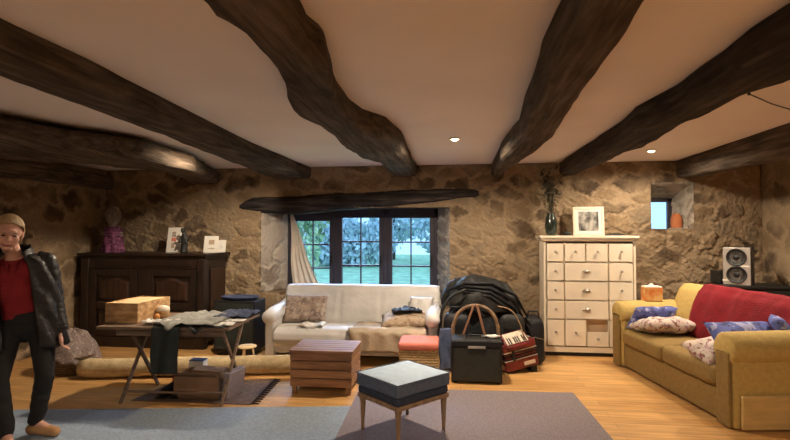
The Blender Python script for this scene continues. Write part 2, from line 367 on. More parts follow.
# ------------------------------------------------------------ stone surfaces
def vor(U, V, seeds, asp):
    best = np.full(U.shape, 9e9); sec = np.full(U.shape, 9e9); idx = np.zeros(U.shape, int)
    for k, (su, sv) in enumerate(seeds):
        d = np.sqrt(((U-su)/asp[k])**2+((V-sv))**2)
        nb = d < best
        sec = np.where(nb, best, np.minimum(sec, d)); best = np.where(nb, d, best); idx = np.where(nb, k, idx)
    return best, sec, idx
def stone_wall(name, A, B, D, E, seed=1, res=.016, holes=(), mat='stone', depth=.03, cell=(.26, .15), flip=False):
    """bilinear patch A(00) B(10) D(01) E(11) relieved with rubble stones; holes = list of (u0,u1,v0,v1) in metres"""
    A, B, D, E = [np.array(p, float) for p in (A, B, D, E)]
    W_ = (np.linalg.norm(B-A)+np.linalg.norm(E-D))/2; H_ = (np.linalg.norm(D-A)+np.linalg.norm(E-B))/2
    nu = max(3, int(W_/res)); nv = max(3, int(H_/res))
    rng = np.random.RandomState(seed)
    us = np.linspace(0, 1, nu+1); vs = np.linspace(0, 1, nv+1)
    for h in holes:   # snap grid lines to the hole edges
        for q in h[:2]: us[np.argmin(abs(us-q/W_))] = q/W_
        for q in h[2:]: vs[np.argmin(abs(vs-q/H_))] = q/H_
    u, v = np.meshgrid(us, vs, indexing='ij')
    U = u*W_; V = v*H_
    ph = rng.rand(8)*6
    Uw = U+.012*np.sin(U*83+V*97)+.035*np.sin(V*13+ph[0])+.02*np.sin(V*29+U*17+ph[1])+.012*np.sin(U*41+ph[2]); Vw = V+.010*np.sin(V*89-U*71)+.03*np.sin(U*9+ph[3])+.016*np.sin(U*27+V*11+ph[4])+.01*np.sin(V*47+U*31+ph[5])
    seeds = []; cu, cv = cell; r = 0
    vv = -cv
    while vv < H_+cv:
        hgt = cv*rng.uniform(.45, 1.6); uu = -cu*rng.rand()
        while uu < W_+cu:
            wd = cu*rng.uniform(.3, 1.75); seeds.append((uu+wd/2+rng.uniform(-.03, .03), vv+hgt/2+rng.uniform(-.35, .35)*hgt)); uu += wd
        vv += hgt
    asp = rng.uniform(1.1, 2.1, len(seeds))
    f1, f2, idx = vor(Uw, Vw, seeds, asp)
    e = np.clip((f2-f1)/.045, 0, 1); e = e*e*(3-2*e)
    n1 = .5+.25*np.sin(U*3.1+V*5.3+ph[1])+.25*np.sin(U*7.7-V*4.1+ph[2]*2)+.18*np.sin(U*23+V*31)*np.sin(V*19-U*13)
    thr = .004+.040*np.clip(n1, 0, 1.1)
    e = np.clip((f2-f1-thr*.6)/.04, 0, 1); e = e*e*(3-2*e)
    rnd = rng.rand(len(seeds), 5)
    su = np.array(seeds)
    fine = .25*np.sin(U*61+V*23+ph[6])*np.sin(V*57-U*19+ph[7])+.15*np.sin(U*131+V*77)*np.sin(V*119-U*43)
    hgt = depth*.35*fine+e*(.10+.75*rnd[idx, 0])*depth + e*((U-su[idx, 0])*(rnd[idx, 1]-.5)*.07+(V-su[idx, 1])*(rnd[idx, 2]-.5)*.12)
    fade = np.minimum.reduce([u*W_, (1-u)*W_, v*H_, (1-v)*H_])/.02; fade = np.clip(fade, 0, 1)
    hgt = hgt*fade
    P = (1-u)[..., None]*(1-v)[..., None]*A+u[..., None]*(1-v)[..., None]*B+(1-u)[..., None]*v[..., None]*D+u[..., None]*v[..., None]*E
    n = np.cross(B-A, D-A); n /= np.linalg.norm(n); n = -n if flip else n
    P = P+hgt[..., None]*n
    idm = np.arange((nu+1)*(nv+1)).reshape(nu+1, nv+1)
    q = np.stack([idm[:-1, :-1], idm[1:, :-1], idm[1:, 1:], idm[:-1, 1:]], -1)
    if flip: q = q[..., ::-1]
    keep = np.ones((nu, nv), bool); cm = (us[:-1]+us[1:])/2*W_; cn = (vs[:-1]+vs[1:])/2*H_
    for (a, b, c, d) in holes: keep[np.ix_((cm > a) & (cm < b), (cn > c) & (cn < d))] = False
    q = q[keep]
    me = bpy.data.meshes.new(name); me.from_pydata(P.reshape(-1, 3).tolist(), [], q.reshape(-1, 4).tolist()); me.update()
    at = me.color_attributes.new('stone', 'FLOAT_COLOR', 'POINT')
    col = np.ones((P.shape[0]*P.shape[1], 4), np.float32); col[:, 0] = rnd[idx, 3].ravel(); col[:, 1] = np.clip((f2-f1-thr)/.045, 0, 1).ravel(); col[:, 2] = rnd[idx, 4].ravel()
    at.data.foreach_set('color', col.ravel()); me.materials.append(MAT[mat])
    for p in me.polygons: p.use_smooth = True
    bmm = bmesh.new(); bmm.from_mesh(me); bmesh.ops.delete(bmm, geom=[v for v in bmm.verts if not v.link_faces], context='VERTS'); bmm.to_mesh(me); bmm.free()
    o = bpy.data.objects.new(name, me); C.objects.link(o); return o
# ============================================================ THE SETTING
YB = 6.70; XL = -5.11; XR = 3.70; YF = -2.6
def struct(o): o['kind'] = 'structure'; return o
b = NB(); box(b, XL-.3, XR+.3, YF-.3, YB+.9, -.08, 0); struct(obj('floor', b, 'floor'))
b = NB(); box(b, XL-.3, XR+.3, YF-.3, YB+.9, H, H+.1)
ceil = struct(obj('ceiling', b, 'ceiling'))
# back wall with the two openings (u = x-XL, v = z)
WX0, WX1, WZ0, WZ1 = -2.76, -.13, .66, 1.83      # window opening in the wall face
NX0, NX1, NZ0, NZ1 = 2.40, 2.91, 1.54, 2.13      # small niche
struct(stone_wall('wall_back', (XL, YB, 0), (XR, YB, 0), (XL, YB, H), (XR, YB, H), seed=4, res=.0135,
       holes=[(WX0-XL, WX1-XL, WZ0, WZ1), (NX0-XL, NX1-XL, NZ0, NZ1)], depth=.030, cell=(.36, .19)))
struct(stone_wall('wall_left', (XL, YF, 0), (XL, YB, 0), (XL, YF, H), (XL, YB, H), seed=9, res=.028, depth=.04, cell=(.42, .22)))
struct(stone_wall('wall_right', (XR, YB, 0), (XR, YF, 0), (XR, YB, H), (XR, YF, H), seed=12, res=.028, depth=.04, cell=(.42, .22)))
b = NB(); box(b, XL-.3, XR+.3, YF-.3, YF, 0, H); struct(obj('wall_front', b, 'stone_flat'))
# solid wall mass behind the stone faces, so that the masonry has its real thickness
b = NB(); YO = YB+.62
box(b, XL-.3, XL-.08, YF-.3, YO, 0, H); struct(obj('wall_left_core', b, 'stone_flat'))
b = NB(); box(b, XR+.08, XR+.3, YF-.3, YO, 0, H); struct(obj('wall_right_core', b, 'stone_flat'))
b = NB()
IX0, IX1 = -2.52, -.31                             # window opening at the frame
def wallpiece(x0, x1, z0, z1): box(b, x0, x1, YB+.10, YO, z0, z1)
wallpiece(XL-.08, WX0-.12, 0, H); wallpiece(WX1+.12, NX0-.10, 0, H); wallpiece(NX1+.10, XR+.08, 0, H)
wallpiece(WX0-.12, WX1+.12, 0, WZ0-.08); wallpiece(WX0-.12, WX1+.12, WZ1+.12, H)
wallpiece(NX0-.10, NX1+.10, 0, NZ0-.05); wallpiece(NX0-.10, NX1+.10, NZ1+.05, H)
struct(obj('wall_back_core', b, 'stone_flat'))
# splayed stone reveals of the window
yb2 = YB+.42
struct(stone_wall('trim_1', (WX0, YB, WZ0), (IX0, yb2, WZ0), (WX0, YB, WZ1), (IX0, yb2, WZ1), seed=21, res=.014, mat='stone_jamb', depth=.035, cell=(.4, .2)))
struct(stone_wall('trim_2', (IX1, yb2, WZ0), (WX1, YB, WZ0), (IX1, yb2, WZ1), (WX1, YB, WZ1), seed=22, res=.014, mat='stone_jamb', depth=.035, cell=(.4, .2)))
b = NB(); box(b, WX0, WX1, YB+.01, YO, WZ0-.06, WZ0, .005); struct(obj('trim_3', b, 'stone_flat'))
b = NB(); box(b, WX0, WX1, YB+.12, YO, WZ1, WZ1+.08, .005); struct(obj('trim_4', b, 'lintel'))
for nm, x0, x1 in (('trim_5', WX0-.14, IX0), ('trim_6', IX1, WX1+.14)):
    b = NB(); box(b, x0, x1, yb2+.01, YO, WZ0, WZ1); struct(obj(nm, b, 'stone_flat'))
# window: three dark casements, each of 2 x 4 panes
FY = yb2+.06
wf = struct(bpy.data.objects.new('window_1', None)); C.objects.link(wf)
b = NB()
z0, z1 = WZ0, WZ1
box(b, IX0-.02, IX0+.055, FY-.035, FY+.05, z0, z1, .004); box(b, IX1-.055, IX1+.02, FY-.035, FY+.05, z0, z1, .004)
box(b, IX0, IX1, FY-.035, FY+.05, z1-.075, z1, .004); box(b, IX0, IX1, FY-.035, FY+.05, z0, z0+.03, .004)
p1 = aty(361, 240, FY).x; 
m1 = aty(336.5, 240, FY).x; m2 = aty(386, 240, FY).x
for mx in (m1, m2): box(b, mx-.032, mx+.032, FY-.035, FY+.05, z0, z1, .004)
obj('window_frame', b, 'frame', wf)
edges = [(IX0+.055, m1-.032), (m1+.032, m2-.032), (m2+.032, IX1-.055)]
tops = [1.66, 1.705, 1.70]
for (a, c), zt in zip(edges, tops):
    b = NB(); s = .05 if a < -1 else .045
    zb = z0+.03; st = .062
    box(b, a, a+st, FY-.045, FY+.02, zb, z1-.075, .004); box(b, c-st, c, FY-.045, FY+.02, zb, z1-.075, .004)
    box(b, a+st, c-st, FY-.045, FY+.02, zt, z1-.075, .004); box(b, a+st, c-st, FY-.045, FY+.02, zb, zb+.06, .004)
    hh = (zt-(zb+.06))
    for k in (1, 2): box(b, a+st, c-st, FY-.03, FY+.012, zt-k*.345-.011, zt-k*.345+.011, .003)
    box(b, (a+c)/2-.009, (a+c)/2+.009, FY-.028, FY+.012, zb+.05, zt+.01, .003)
    so = obj('window_sash', b, 'frame', wf)
    g = NB(); box(g, a+st-.01, c-st+.01, FY-.006, FY, zb+.05, zt+.01); obj('pane', g, 'glass', so)
    h = NB(); box(h, c-.045 if a < -1.5 else c-.045, c-.02, FY-.065, FY-.045, 1.05, 1.17, .004); box(h, c-.04, c-.025, FY-.10, FY-.06, 1.10, 1.115, .003); box(h, c-.045, c-.02, FY-.105, FY-.09, 1.02, 1.12, .004)
    obj('window_handle', h, 'black', so)
# small niche: reveals and little window
nyb = YB+.50
def npn(nm, *p, seed=30, **k): struct(stone_wall(nm, *p, seed=seed, res=.014, mat='stone_jamb', depth=.02, cell=(.25, .16), **k))
npn('trim_7', (2.84, nyb, 1.50), (NX1, YB, NZ0), (2.84, nyb, 1.95), (NX1, YB, NZ1), seed=31)          # right reveal
npn('trim_8', (NX0, YB, NZ0), (2.42, nyb, 1.50), (NX0, YB, NZ1), (2.42, nyb, 1.95), seed=32)          # left reveal
npn('trim_9', (NX0, YB, NZ0), (NX1, YB, NZ0), (2.42, nyb, 1.50), (2.84, nyb, 1.50), seed=33)          # sill
npn('trim_10', (2.42, nyb, 1.95), (2.84, nyb, 1.95), (NX0, YB, NZ1), (NX1, YB, NZ1), seed=34)         # sloping head
w2 = struct(bpy.data.objects.new('window_2', None)); C.objects.link(w2)
b = NB()
for a_, c_ in ((2.40, 2.435), (2.785, 2.86)): box(b, a_, c_, nyb-.03, nyb+.03, 1.48, 1.97, .004)
box(b, 2.40, 2.86, nyb-.03, nyb+.03, 1.905, 1.97, .004); box(b, 2.40, 2.86, nyb-.03, nyb+.03, 1.48, 1.53, .004)
obj('window_frame', b, 'frame', w2)
b = NB(); box(b, 2.43, 2.79, nyb, nyb+.006, 1.52, 1.91); obj('pane', b, 'glass', w2)
# skirting along the back wall is absent; the timber lintel over the window
def log(name, label, stations, mat, seed=0, nround=20, group=None, cat='beam', jag=.012):
    """hewn beam along Y: stations (y, xl, xr, zb, zt)"""
    ys = [s[0] for s in stations]; arr = np.array(stations, float)
    n = int((ys[-1]-ys[0])/.05)+2; b = NB(); rings = []
    yy = np.linspace(ys[0], ys[-1], n)
    cols = [np.interp(yy, arr[:, 0], arr[:, k]) for k in range(5)]
    for i in range(n):
        y, xl, xr, zb, zt = [c[i] for c in cols]; w = xr-xl; h = zt-zb; cx = (xl+xr)/2; cz = (zb+zt)/2
        ring = []
        for k in range(nround):
            a = 2*PI*(k+.5)/nround; c, s = math.cos(a), math.sin(a); p = 5.0
            rr = (abs(c)**p+abs(s)**p)**(-1/p)
            x = cx+c*rr*w/2; z = cz+s*rr*h/2
            dx = jag*(nz(x*6+seed, y*2.2, z*6)+.5*nz(x*16, y*5+seed, z*16)); dz = jag*1.2*(nz(x*5, y*2.0+seed*2, z*5+9)+.5*nz(x*15, y*6, z*15+seed))
            ring.append(b.verts.new((x+dx, y+.01*nz(a, seed), z+(dz if s < .3 else 0))))
        rings.append(ring)
    for a_, c_ in zip(rings, rings[1:]):
        for k in range(nround): b.faces.new((a_[k], c_[k], c_[(k+1) % nround], a_[(k+1) % nround]))
    b.faces.new(rings[0]); b.faces.new(rings[-1][::-1])
    o = obj(name, b, mat, smooth=True); tag(o, label, cat, group); return o
def outline_beam(name, label, top, bot, mat, zb=2.22, left=True, seed=0, ext=None, y1=YB+.06, zt=H+.03, **k):
    """top: pixel outline where the beam meets the ceiling, bot: outline of its far lower edge"""
    P = [atz(px, py, H) for px, py in top]; Q = [atz(px, py, zb+.015) for px, py in bot]
    py_, px_ = [p.y for p in P], [p.x for p in P]; qy, qx = [p.y for p in Q], [p.x for p in Q]
    ys = sorted(set([YF]+[y for y in py_+qy if y < y1-.1]+[y1]))
    st = []
    for y in ys:
        a = np.interp(y, py_, px_); c = np.interp(y, qy, qx)
        if ext and y < min(py_[0], qy[0]): a = a; c = c
        xl, xr = (c, a) if left else (a, c)
        st.append((y, xl, max(xr, xl+.12), zb, zt))
    return log(name, label, st, mat, seed, **k)
outline_beam('ceiling_beam', 'long straight hewn oak ceiling beam left of the curved one, ending at the window wall', [(0, 16), (91, 59), (182, 107), (254, 143), (311, 167)],
             [(0, 75), (68, 102), (157, 134), (223, 159), (273, 179)], 'beam', 2.23, seed=3)
outline_beam('ceiling_beam', 'thick crooked S-curved oak ceiling beam above the white sofa and window',
             [(301, 0), (308, 15), (322, 26), (329, 47), (337, 78), (351, 99), (364, 109), (388, 117), (401, 129), (410, 149), (414, 160)],
             [(202, 0), (211, 17), (224, 22), (243, 32), (265, 54), (278, 73), (288, 97), (290, 110), (295, 117), (317, 125), (342, 147), (360, 158), (379, 163), (390, 173)], 'beam', 2.24, seed=8)
outline_beam('ceiling_beam', 'straight oak ceiling beam directly right of the curved beam, above the black bags',
             [(560, 0), (544, 32), (528, 82), (521, 105), (519, 118), (501, 141), (493, 160)],
             [(646, 0), (630, 30), (612, 55), (587, 87), (571, 112), (553, 137), (535, 153), (507, 171)], 'beam', 2.23, left=False, seed=13)
outline_beam('ceiling_beam', 'very dark knobbly ceiling beam running above the white chest of drawers',
             [(790, 0), (744, 30), (722, 50), (676, 84), (635, 107), (617, 123), (580, 148), (560, 162)],
             [(790, 80), (749, 93), (712, 114), (690, 122), (667, 134), (644, 148), (630, 151), (608, 161), (580, 172)], 'beam_dark', 2.23, left=False, seed=17)
log('ceiling_beam', 'wide dark beam along the right side, near the small blue window', [(YF, 2.68, 2.90, 2.15, H+.03), (4.0, 2.68, 2.90, 2.13, H+.03), (YB+.05, 2.70, 2.92, 2.18, H+.03)], 'beam', seed=23)
P = [atz(x, y, 2.36) for x, y in [(0, 114), (68, 127), (145, 138), (180, 150), (220, 163)]]; Q = [atz(x, y, 2.19) for x, y in [(0, 157), (59, 161), (107, 166), (159, 170), (200, 180)]]
ys = sorted([p.y for p in P+Q if p.y < 6.5]); st = [(YF, P[0].x-.42, P[0].x, 2.17, H+.02)]
for y in [P[0].y-.3]+ys:
    a = np.interp(y, [p.y for p in P], [p.x for p in P]); c = np.interp(y, [p.y for p in Q], [p.x for p in Q])
    st.append((y, min(c, a-.2), a, 2.17, 2.37))
xe = aty(219, 170, YB).x; st = [q for q in st if q[0] < 5.4]+[(YB+.05, xe-.40, xe, 2.18, 2.37)]
log('ceiling_beam', 'worn rounded oak beam with a lit pale patch, above the dark cupboard', st, 'beam', seed=29, jag=.022)
log('ceiling_beam', 'low beam in the dark far left corner above the person', [(YF, -5.09, -4.72, 2.1, 2.28), (5.2, -5.09, -4.80, 2.1, 2.29), (6.66, -5.09, -4.99, 2.12, 2.32)], 'beam', seed=37, jag=.02)
# lintel over the window (along X)
b = NB(); ptsT = [(240, 203), (252, 197), (300, 195), (330, 192), (362, 192), (400, 189), (440, 188), (479, 189)]
ptsB = [(240, 210), (262, 213), (300, 214), (345, 209), (400, 206), (440, 202), (455, 199), (479, 197)]
TT = [aty(x, y, YB-.03) for x, y in ptsT]; BB = [aty(x, y, YB-.03) for x, y in ptsB]
n = 70; xs = np.linspace(TT[0].x, TT[-1].x, n)
zt_ = np.interp(xs, [p.x for p in TT], [p.z for p in TT]); zb_ = np.interp(xs, [p.x for p in BB], [p.z for p in BB])
rings = []
for i, x in enumerate(xs):
    e = .6 if i in (0, n-1) else 1
    h = (zt_[i]-zb_[i])*e; cz = (zt_[i]+zb_[i])/2; ring = []
    for k in range(16):
        a = 2*PI*(k+.5)/16; c, s = math.cos(a), math.sin(a); rr = (abs(c)**4+abs(s)**4)**(-.25)
        y = YB+.10+c*rr*.155; z = cz+s*rr*h/2
        ring.append(b.verts.new((x, y+.012*nz(x*3, s*3, 4), z+.012*nz(x*4, c*3, 7))))
    rings.append(ring)
for a_, c_ in zip(rings, rings[1:]):
    for k in range(16): b.faces.new((a_[k], c_[k], c_[(k+1) % 16], a_[(k+1) % 16]))
b.faces.new(rings[0]); b.faces.new(rings[-1][::-1])
tag(obj('window_lintel', b, 'lintel', smooth=True), 'rough dark timber lintel over the three-part window', 'lintel')
# downlights visible in the ceiling (and their neighbours)
LL = {0: 'small round lit ceiling spot above the black bags, between two beams', 1: 'small round lit ceiling spot above the right end of the white chest of drawers'}
for i, (x, y, p) in enumerate(LAMPS[:2]):
    t = thing('ceiling_spotlight', LL.get(i, 'small round recessed ceiling spot outside the picture'), 'light', (x, y, H-.012), group='recessed ceiling spots')
    b = NB(); lathe(b, [(.035, .0), (.052, .0), (.052, .010), (.035, .012)], 24); obj('trim_ring', b, 'white', t)
    b = NB(); lathe(b, [(0, -.012), (.02, -.010), (.036, .0), (.036, .012), (0, .012)], 24); obj('diffuser', b, 'lampglow', t)
# bracket hook with a cord at the ceiling right of the dark beam
a = atz(749, 94, 2.375); c = atz(792, 110, 2.39)
b = NB(); tube(b, [a, a+(c-a)*.5+Vector((0, 0, -.01)), c], .004, 6); ball(b, a, .010, seg=8); tag(obj('hanging_cord', b, 'coat2'), 'thin dark cord pinned to the ceiling right of the dark beam', 'cord')

# ============================================================ OUTSIDE
b = NB(); grid(b, lambda u, v: (-30+60*u, 7.6+26*v, -.02+.04*nz(u*20, v*20)), 60, 26); struct(obj('lawn', b, 'grass', kind='structure'))
def foliage(c, r, n, size, seed):
    rnd = random.Random(seed); b = NB()
    for _ in range(n):
        while True:
            p = Vector((rnd.uniform(-1, 1), rnd.uniform(-1, 1), rnd.uniform(-1, 1)))
            if .3 < p.length < 1: break
        k = 1+.25*nz(p.x*3+seed, p.y*3, p.z*3); q = Vector((c[0]+p.x*r[0]*k, c[1]+p.y*r[1]*k, max(.02, c[2]+p.z*r[2]*k)))
        s = size*rnd.uniform(.6, 1.3); m = Euler((rnd.uniform(0, 6), rnd.uniform(0, 6), rnd.uniform(0, 6))).to_matrix()
        vs = [b.verts.new(q+m@Vector(d)*s) for d in ((-.5, 0, 0), (-.1, .28, .05), (.5, 0, .0), (-.1, -.28, .05))]
        b.faces.new(vs)
    return b
def tree(name, label, x, y, h, cr, cz, n, size, mat, seed, trunk=.12):
    t = thing(name, label, 'tree' if 'tree' in name else 'shrub', (x, y, 0), group='garden trees and shrubs outside the window')
    b = NB(); tube(b, [(0, 0, -.05), (.05, 0, h*.4), (0, .05, h)], [trunk, trunk*.7, trunk*.3], 8); tube(b, [(.05, 0, h*.35), (cr[0]*.5, 0, h*.7)], [trunk*.5, trunk*.2], 6); tube(b, [(.05, 0, h*.45), (-cr[0]*.5, 0, h*.8)], [trunk*.4, trunk*.15], 6)
    obj('trunk', b, 'bark', t, True)
    obj('foliage', foliage((0, 0, cz), cr, n, size, seed), mat, t)
tree('garden_tree', 'green conifer with reddish trunk outside the left casement', -4.1, 11.0, 4.2, (1.25, .9, 2.3), 2.5, 5200, .16, 'leaf', 1, .10)
tree('garden_tree', 'broad hazy tree at the end of the lawn, seen through the right casement', -.2, 23, 3.4, (2.4, 1.4, 1.5), 1.9, 2200, .3, 'leaf_haze', 2)
tree('garden_shrub', 'low hazy shrub at the end of the lawn, seen through the middle casement', -5.0, 22, 2.0, (2.2, 1.2, 1.1), 1.0, 2600, .3, 'leaf_haze', 3)
tree('garden_tree', 'hazy blue-green tree behind the middle casement', -3.6, 27, 3.4, (1.5, 1.2, 1.2), 2.0, 900, .34, 'leaf_haze', 4)
tree('garden_tree', 'hazy tree at the far left of the lawn outside', -9.5, 24, 4.5, (3.2, 1.6, 2.6), 2.5, 3000, .34, 'leaf_haze', 5)

# ============================================================ RUGS
rz = math.atan2(.0, 1)
c0, c1 = atz(573, 394), atz(612, 440)
d = (c0-c1).normalized(); ang = math.atan2(d.y, d.x)-PI/2
def flat_rug(name, label, x0, x1, y0, y1, mat, loc, rz, t=.008, cat='rug'):
    b = NB(); grid(b, lambda u, v: (x0+(x1-x0)*u, y0+(y1-y0)*v, t+.0015*nz(u*14, v*14)), 40, 30, t-.001)
    o = obj(name, b, mat, smooth=False); tag(o, label, cat, loc=loc, rot=(0, 0, rz)); return o
p = atz(573, 394)
flat_rug('floor_rug', 'mauve-brown low-pile floor rug under the upholstered footstool, beside the yellow sofa', -1.99, 0, -2.4, 0, 'rug_mauve', (p.x, p.y, 0), ang, t=.013)
q = atz(356, 407)
flat_rug('floor_rug', 'blue-grey low-pile floor rug at the person\'s feet, in front of the folding table', -4.1, 0.02, -2.6, 0, 'rug_grey', (q.x, q.y, 0), math.atan2(atz(340, 407).y-atz(62, 410).y, atz(340, 407).x-atz(62, 410).x), t=.0085)
# brown fringed rug under the folding table
t = thing('fringed_rug', 'small brown fringed rug under the folding table', 'rug', (0, 0, 0))
ra, rb, rc, rd = atz(131, 401), atz(250, 405), atz(275, 379), atz(170, 384)
b = NB(); grid(b, lambda u, v: ra.lerp(rb, u).lerp(rd.lerp(rc, u), v)+Vector((0, 0, .007+.001*nz(u*9, v*9))), 24, 20, .006); obj('rug_pile', b, 'rug_brown', t)
b = NB()
for k in range(26):
    v = (k+.5)/26; a = rb.lerp(rc, v); e = (rb-ra).normalized()
    tube(b, [a+Vector((0, 0, .005)), a+e*.035+Vector((0, .004*(-1)**k, .004)), a+e*.07+Vector((0, .008*(-1)**k, .003))], [.007, .005, .003], 5)
obj('fringe', b, 'fringe', t)
# ============================================================ WHITE SOFA
SX0, SX1 = -2.27, -.22
t = thing('cream_sofa', 'cream leather three-seat sofa in front of the window', 'sofa', ((SX0+SX1)/2, 5.52, 0))
W2 = (SX1-SX0)/2
def soft(b, x0, x1, y0, y1, z0, z1, r=.05, seg=4, n=.006, seed=0, sub=6):
    tb = NB(); box(tb, x0, x1, y0, y1, z0, z1, r, seg)
    lg = [e for e in tb.edges if e.calc_length() > .12]
    bmesh.ops.subdivide_edges(tb, edges=lg, cuts=sub, use_grid_fill=True)
    for v in tb.verts: v.co += mnoise.noise_vector(v.co*5+Vector((seed, 0, 0)))*n
    merge(b, tb); return b
b = NB(); soft(b, -W2+.14, W2-.14, .06, .80, .10, .26, .03); obj('base', b, 'leather', t, True)
# seat: one long cushion with rolled front edge
def seatf(u, v):
    a = v
    x = (-W2+.15)+(2*W2-.30)*u
    pr = [(.055, .19), (.0, .225), (-.03, .28), (-.02, .345), (.03, .395), (.10, .412), (.3, .405), (.55, .38), (.62, .375)]
    i = min(int(a*(len(pr)-1)), len(pr)-2); f = a*(len(pr)-1)-i
    y = pr[i][0]*(1-f)+pr[i+1][0]*f; z = pr[i][1]*(1-f)+pr[i+1][1]*f
    return (x, y+.008*nz(u*9, a*3), z+.012*nz(u*7, a*4, 2))
b = NB(); grid(b, seatf, 48, 32, .02); soft(b, -W2+.15, W2-.15, .06, .66, .22, .36, .02); obj('seat_cushion', b, 'leather', t, True)
def backf(u, v):   # profile of the back: from the seat up, over the top
    x = (-W2+.06)+(2*W2-.10)*u
    pr = [(.60, .34), (.60, .42), (.63, .55), (.68, .68), (.71, .76), (.745, .795), (.80, .803), (.86, .77), (.88, .70), (.86, .40), (.85, .15)]
    i = min(int(v*(len(pr)-1)), len(pr)-2); f = v*(len(pr)-1)-i
    y = pr[i][0]*(1-f)+pr[i+1][0]*f; z = pr[i][1]*(1-f)+pr[i+1][1]*f
    e = abs(u*2-1); z -= .10*max(0, e-.9)*8*.12*(z > .6)
    seam = -.006 if min(abs(u-.36), abs(u-.64)) < .008 else 0
    return (x, y-seam*1.5+.006*nz(u*8, v*4, 5), z+.006*nz(u*6, v*3, 8))
b = NB(); grid(b, backf, 60, 44, -.03); obj('backrest', b, 'leather', t, True)
b = NB(); soft(b, -W2+.16, W2-.16, .70, .84, .12, .70, .03); obj('back_frame', b, 'leather', t, True)
for s in (-1, 1):
    b = NB(); xa = s*(W2-.085)
    tb = NB()
    tube(tb, [(xa, -.01, .50), (xa, .02, .515), (xa, .20, .535), (xa, .5, .55), (xa, .74, .60), (xa, .82, .63)], [.055, .082, .088, .086, .080, .06], 18)
    merge(b, tb); soft(b, xa-.055, xa+.055, .04, .80, .06, .50, .03, n=.004); obj('armrest', b, 'leather', t, True)
for sx in (-1, 1):
    for y in (.10, .76):
        b = NB(); box(b, sx*(W2-.10)-.03, sx*(W2-.10)+.03, y-.03, y+.03, 0, .07, .006); obj('foot', b, 'beam', t)
b = NB()  # tan throw over the right half of the seat
def thr(u, v):
    x0, z0 = .02+.98*u*.86, 0
    s = v*.80; 
    if s < .22: y, z = -.055-.01*math.sin(u*30), .175+s
    elif s < .32: k = (s-.22)/.10; y, z = -.05+.05*k, .395+.03*k
    else: y, z = (s-.32)*1.0, .428-.03*(s-.32)
    return (x0+.03*nz(v*4, u*2), y-.02*max(0, nz(u*6, v*3)), z+.014*nz(u*7, v*6, 3))
grid(b, thr, 40, 36, .008); o = obj('throw_blanket', b, 'tan', smooth=True); tag(o, 'tan crumpled throw over the right half of the cream sofa seat', 'throw', loc=((SX0+SX1)/2, 5.52, 0))
SO = Vector(((SX0+SX1)/2, 5.52, 0))
def cush(name, label, cat, sx, sy, th, loc, rot, mat, seed=0, group=None, wr=.02):
    b = NB(); cushion(b, sx, sy, th, wr=wr, seed=seed); o = obj(name, b, mat, smooth=True)
    tag(o, label, cat, group, loc=loc, rot=[math.radians(a) for a in rot]); return o
cush('scatter_cushion', 'greyish-brown floral cushion leaning at the left end of the cream sofa', 'cushion', .54, .36, .15, (-1.87, 5.93, .565), (62, 0, 3), 'pillow_brown', 1)
cush('scatter_cushion', 'tan floral cushion lying flat at the right end of the cream sofa', 'cushion', .56, .36, .15, (-.64, 5.82, .475), (12, -3, 6), 'pillow_tan', 2)
cush('scatter_cushion', 'plain pale cushion squeezed against the right armrest of the cream sofa', 'cushion', .30, .30, .12, (-.47, 6.00, .585), (60, 0, -8), 'leather', 3)
b = NB(); grid(b, lambda u, v: (-.14+.28*u, -.10+.2*v, .03+.012*nz(u*4, v*4)+.01*math.sin(u*9)), 16, 12, .022); o = obj('folded_cloth', b, 'card', smooth=True)
tag(o, 'small folded white cloth on the cream sofa seat below the brown cushion', 'cloth', loc=(-1.70, 5.66, .405), rot=(0, 0, .1))
b = NB(); grid(b, lambda u, v: (-.17+.34*u, -.10+.2*v+.03*nz(u*5), .03+.05*abs(nz(u*6, v*5))+.03*math.sin(u*PI)), 26, 16, .02); o = obj('dark_scarf', b, 'coat', smooth=True)
tag(o, 'crumpled black scarf lying on the tan floral cushion', 'scarf', loc=(-.62, 5.87, .535), rot=(0, 0, .2))
# curtain in the left of the window
def curf(u, v):
    zt, zb = 1.76, .70; z = zt+(zb-zt)*v
    x0 = -2.47+.05*v; wdt = .05+.37*v**1.1; a = u*wdt
    return (x0+a+.012*math.sin(v*7), YB+.36-.02*v+.012*(1+v)*math.sin(u*PI*9+v), z)
b = NB(); grid(b, curf, 90, 30, .004); tag(obj('window_curtain', b, 'curtain', smooth=True), 'gathered cream curtain hanging at the left side of the window', 'curtain')
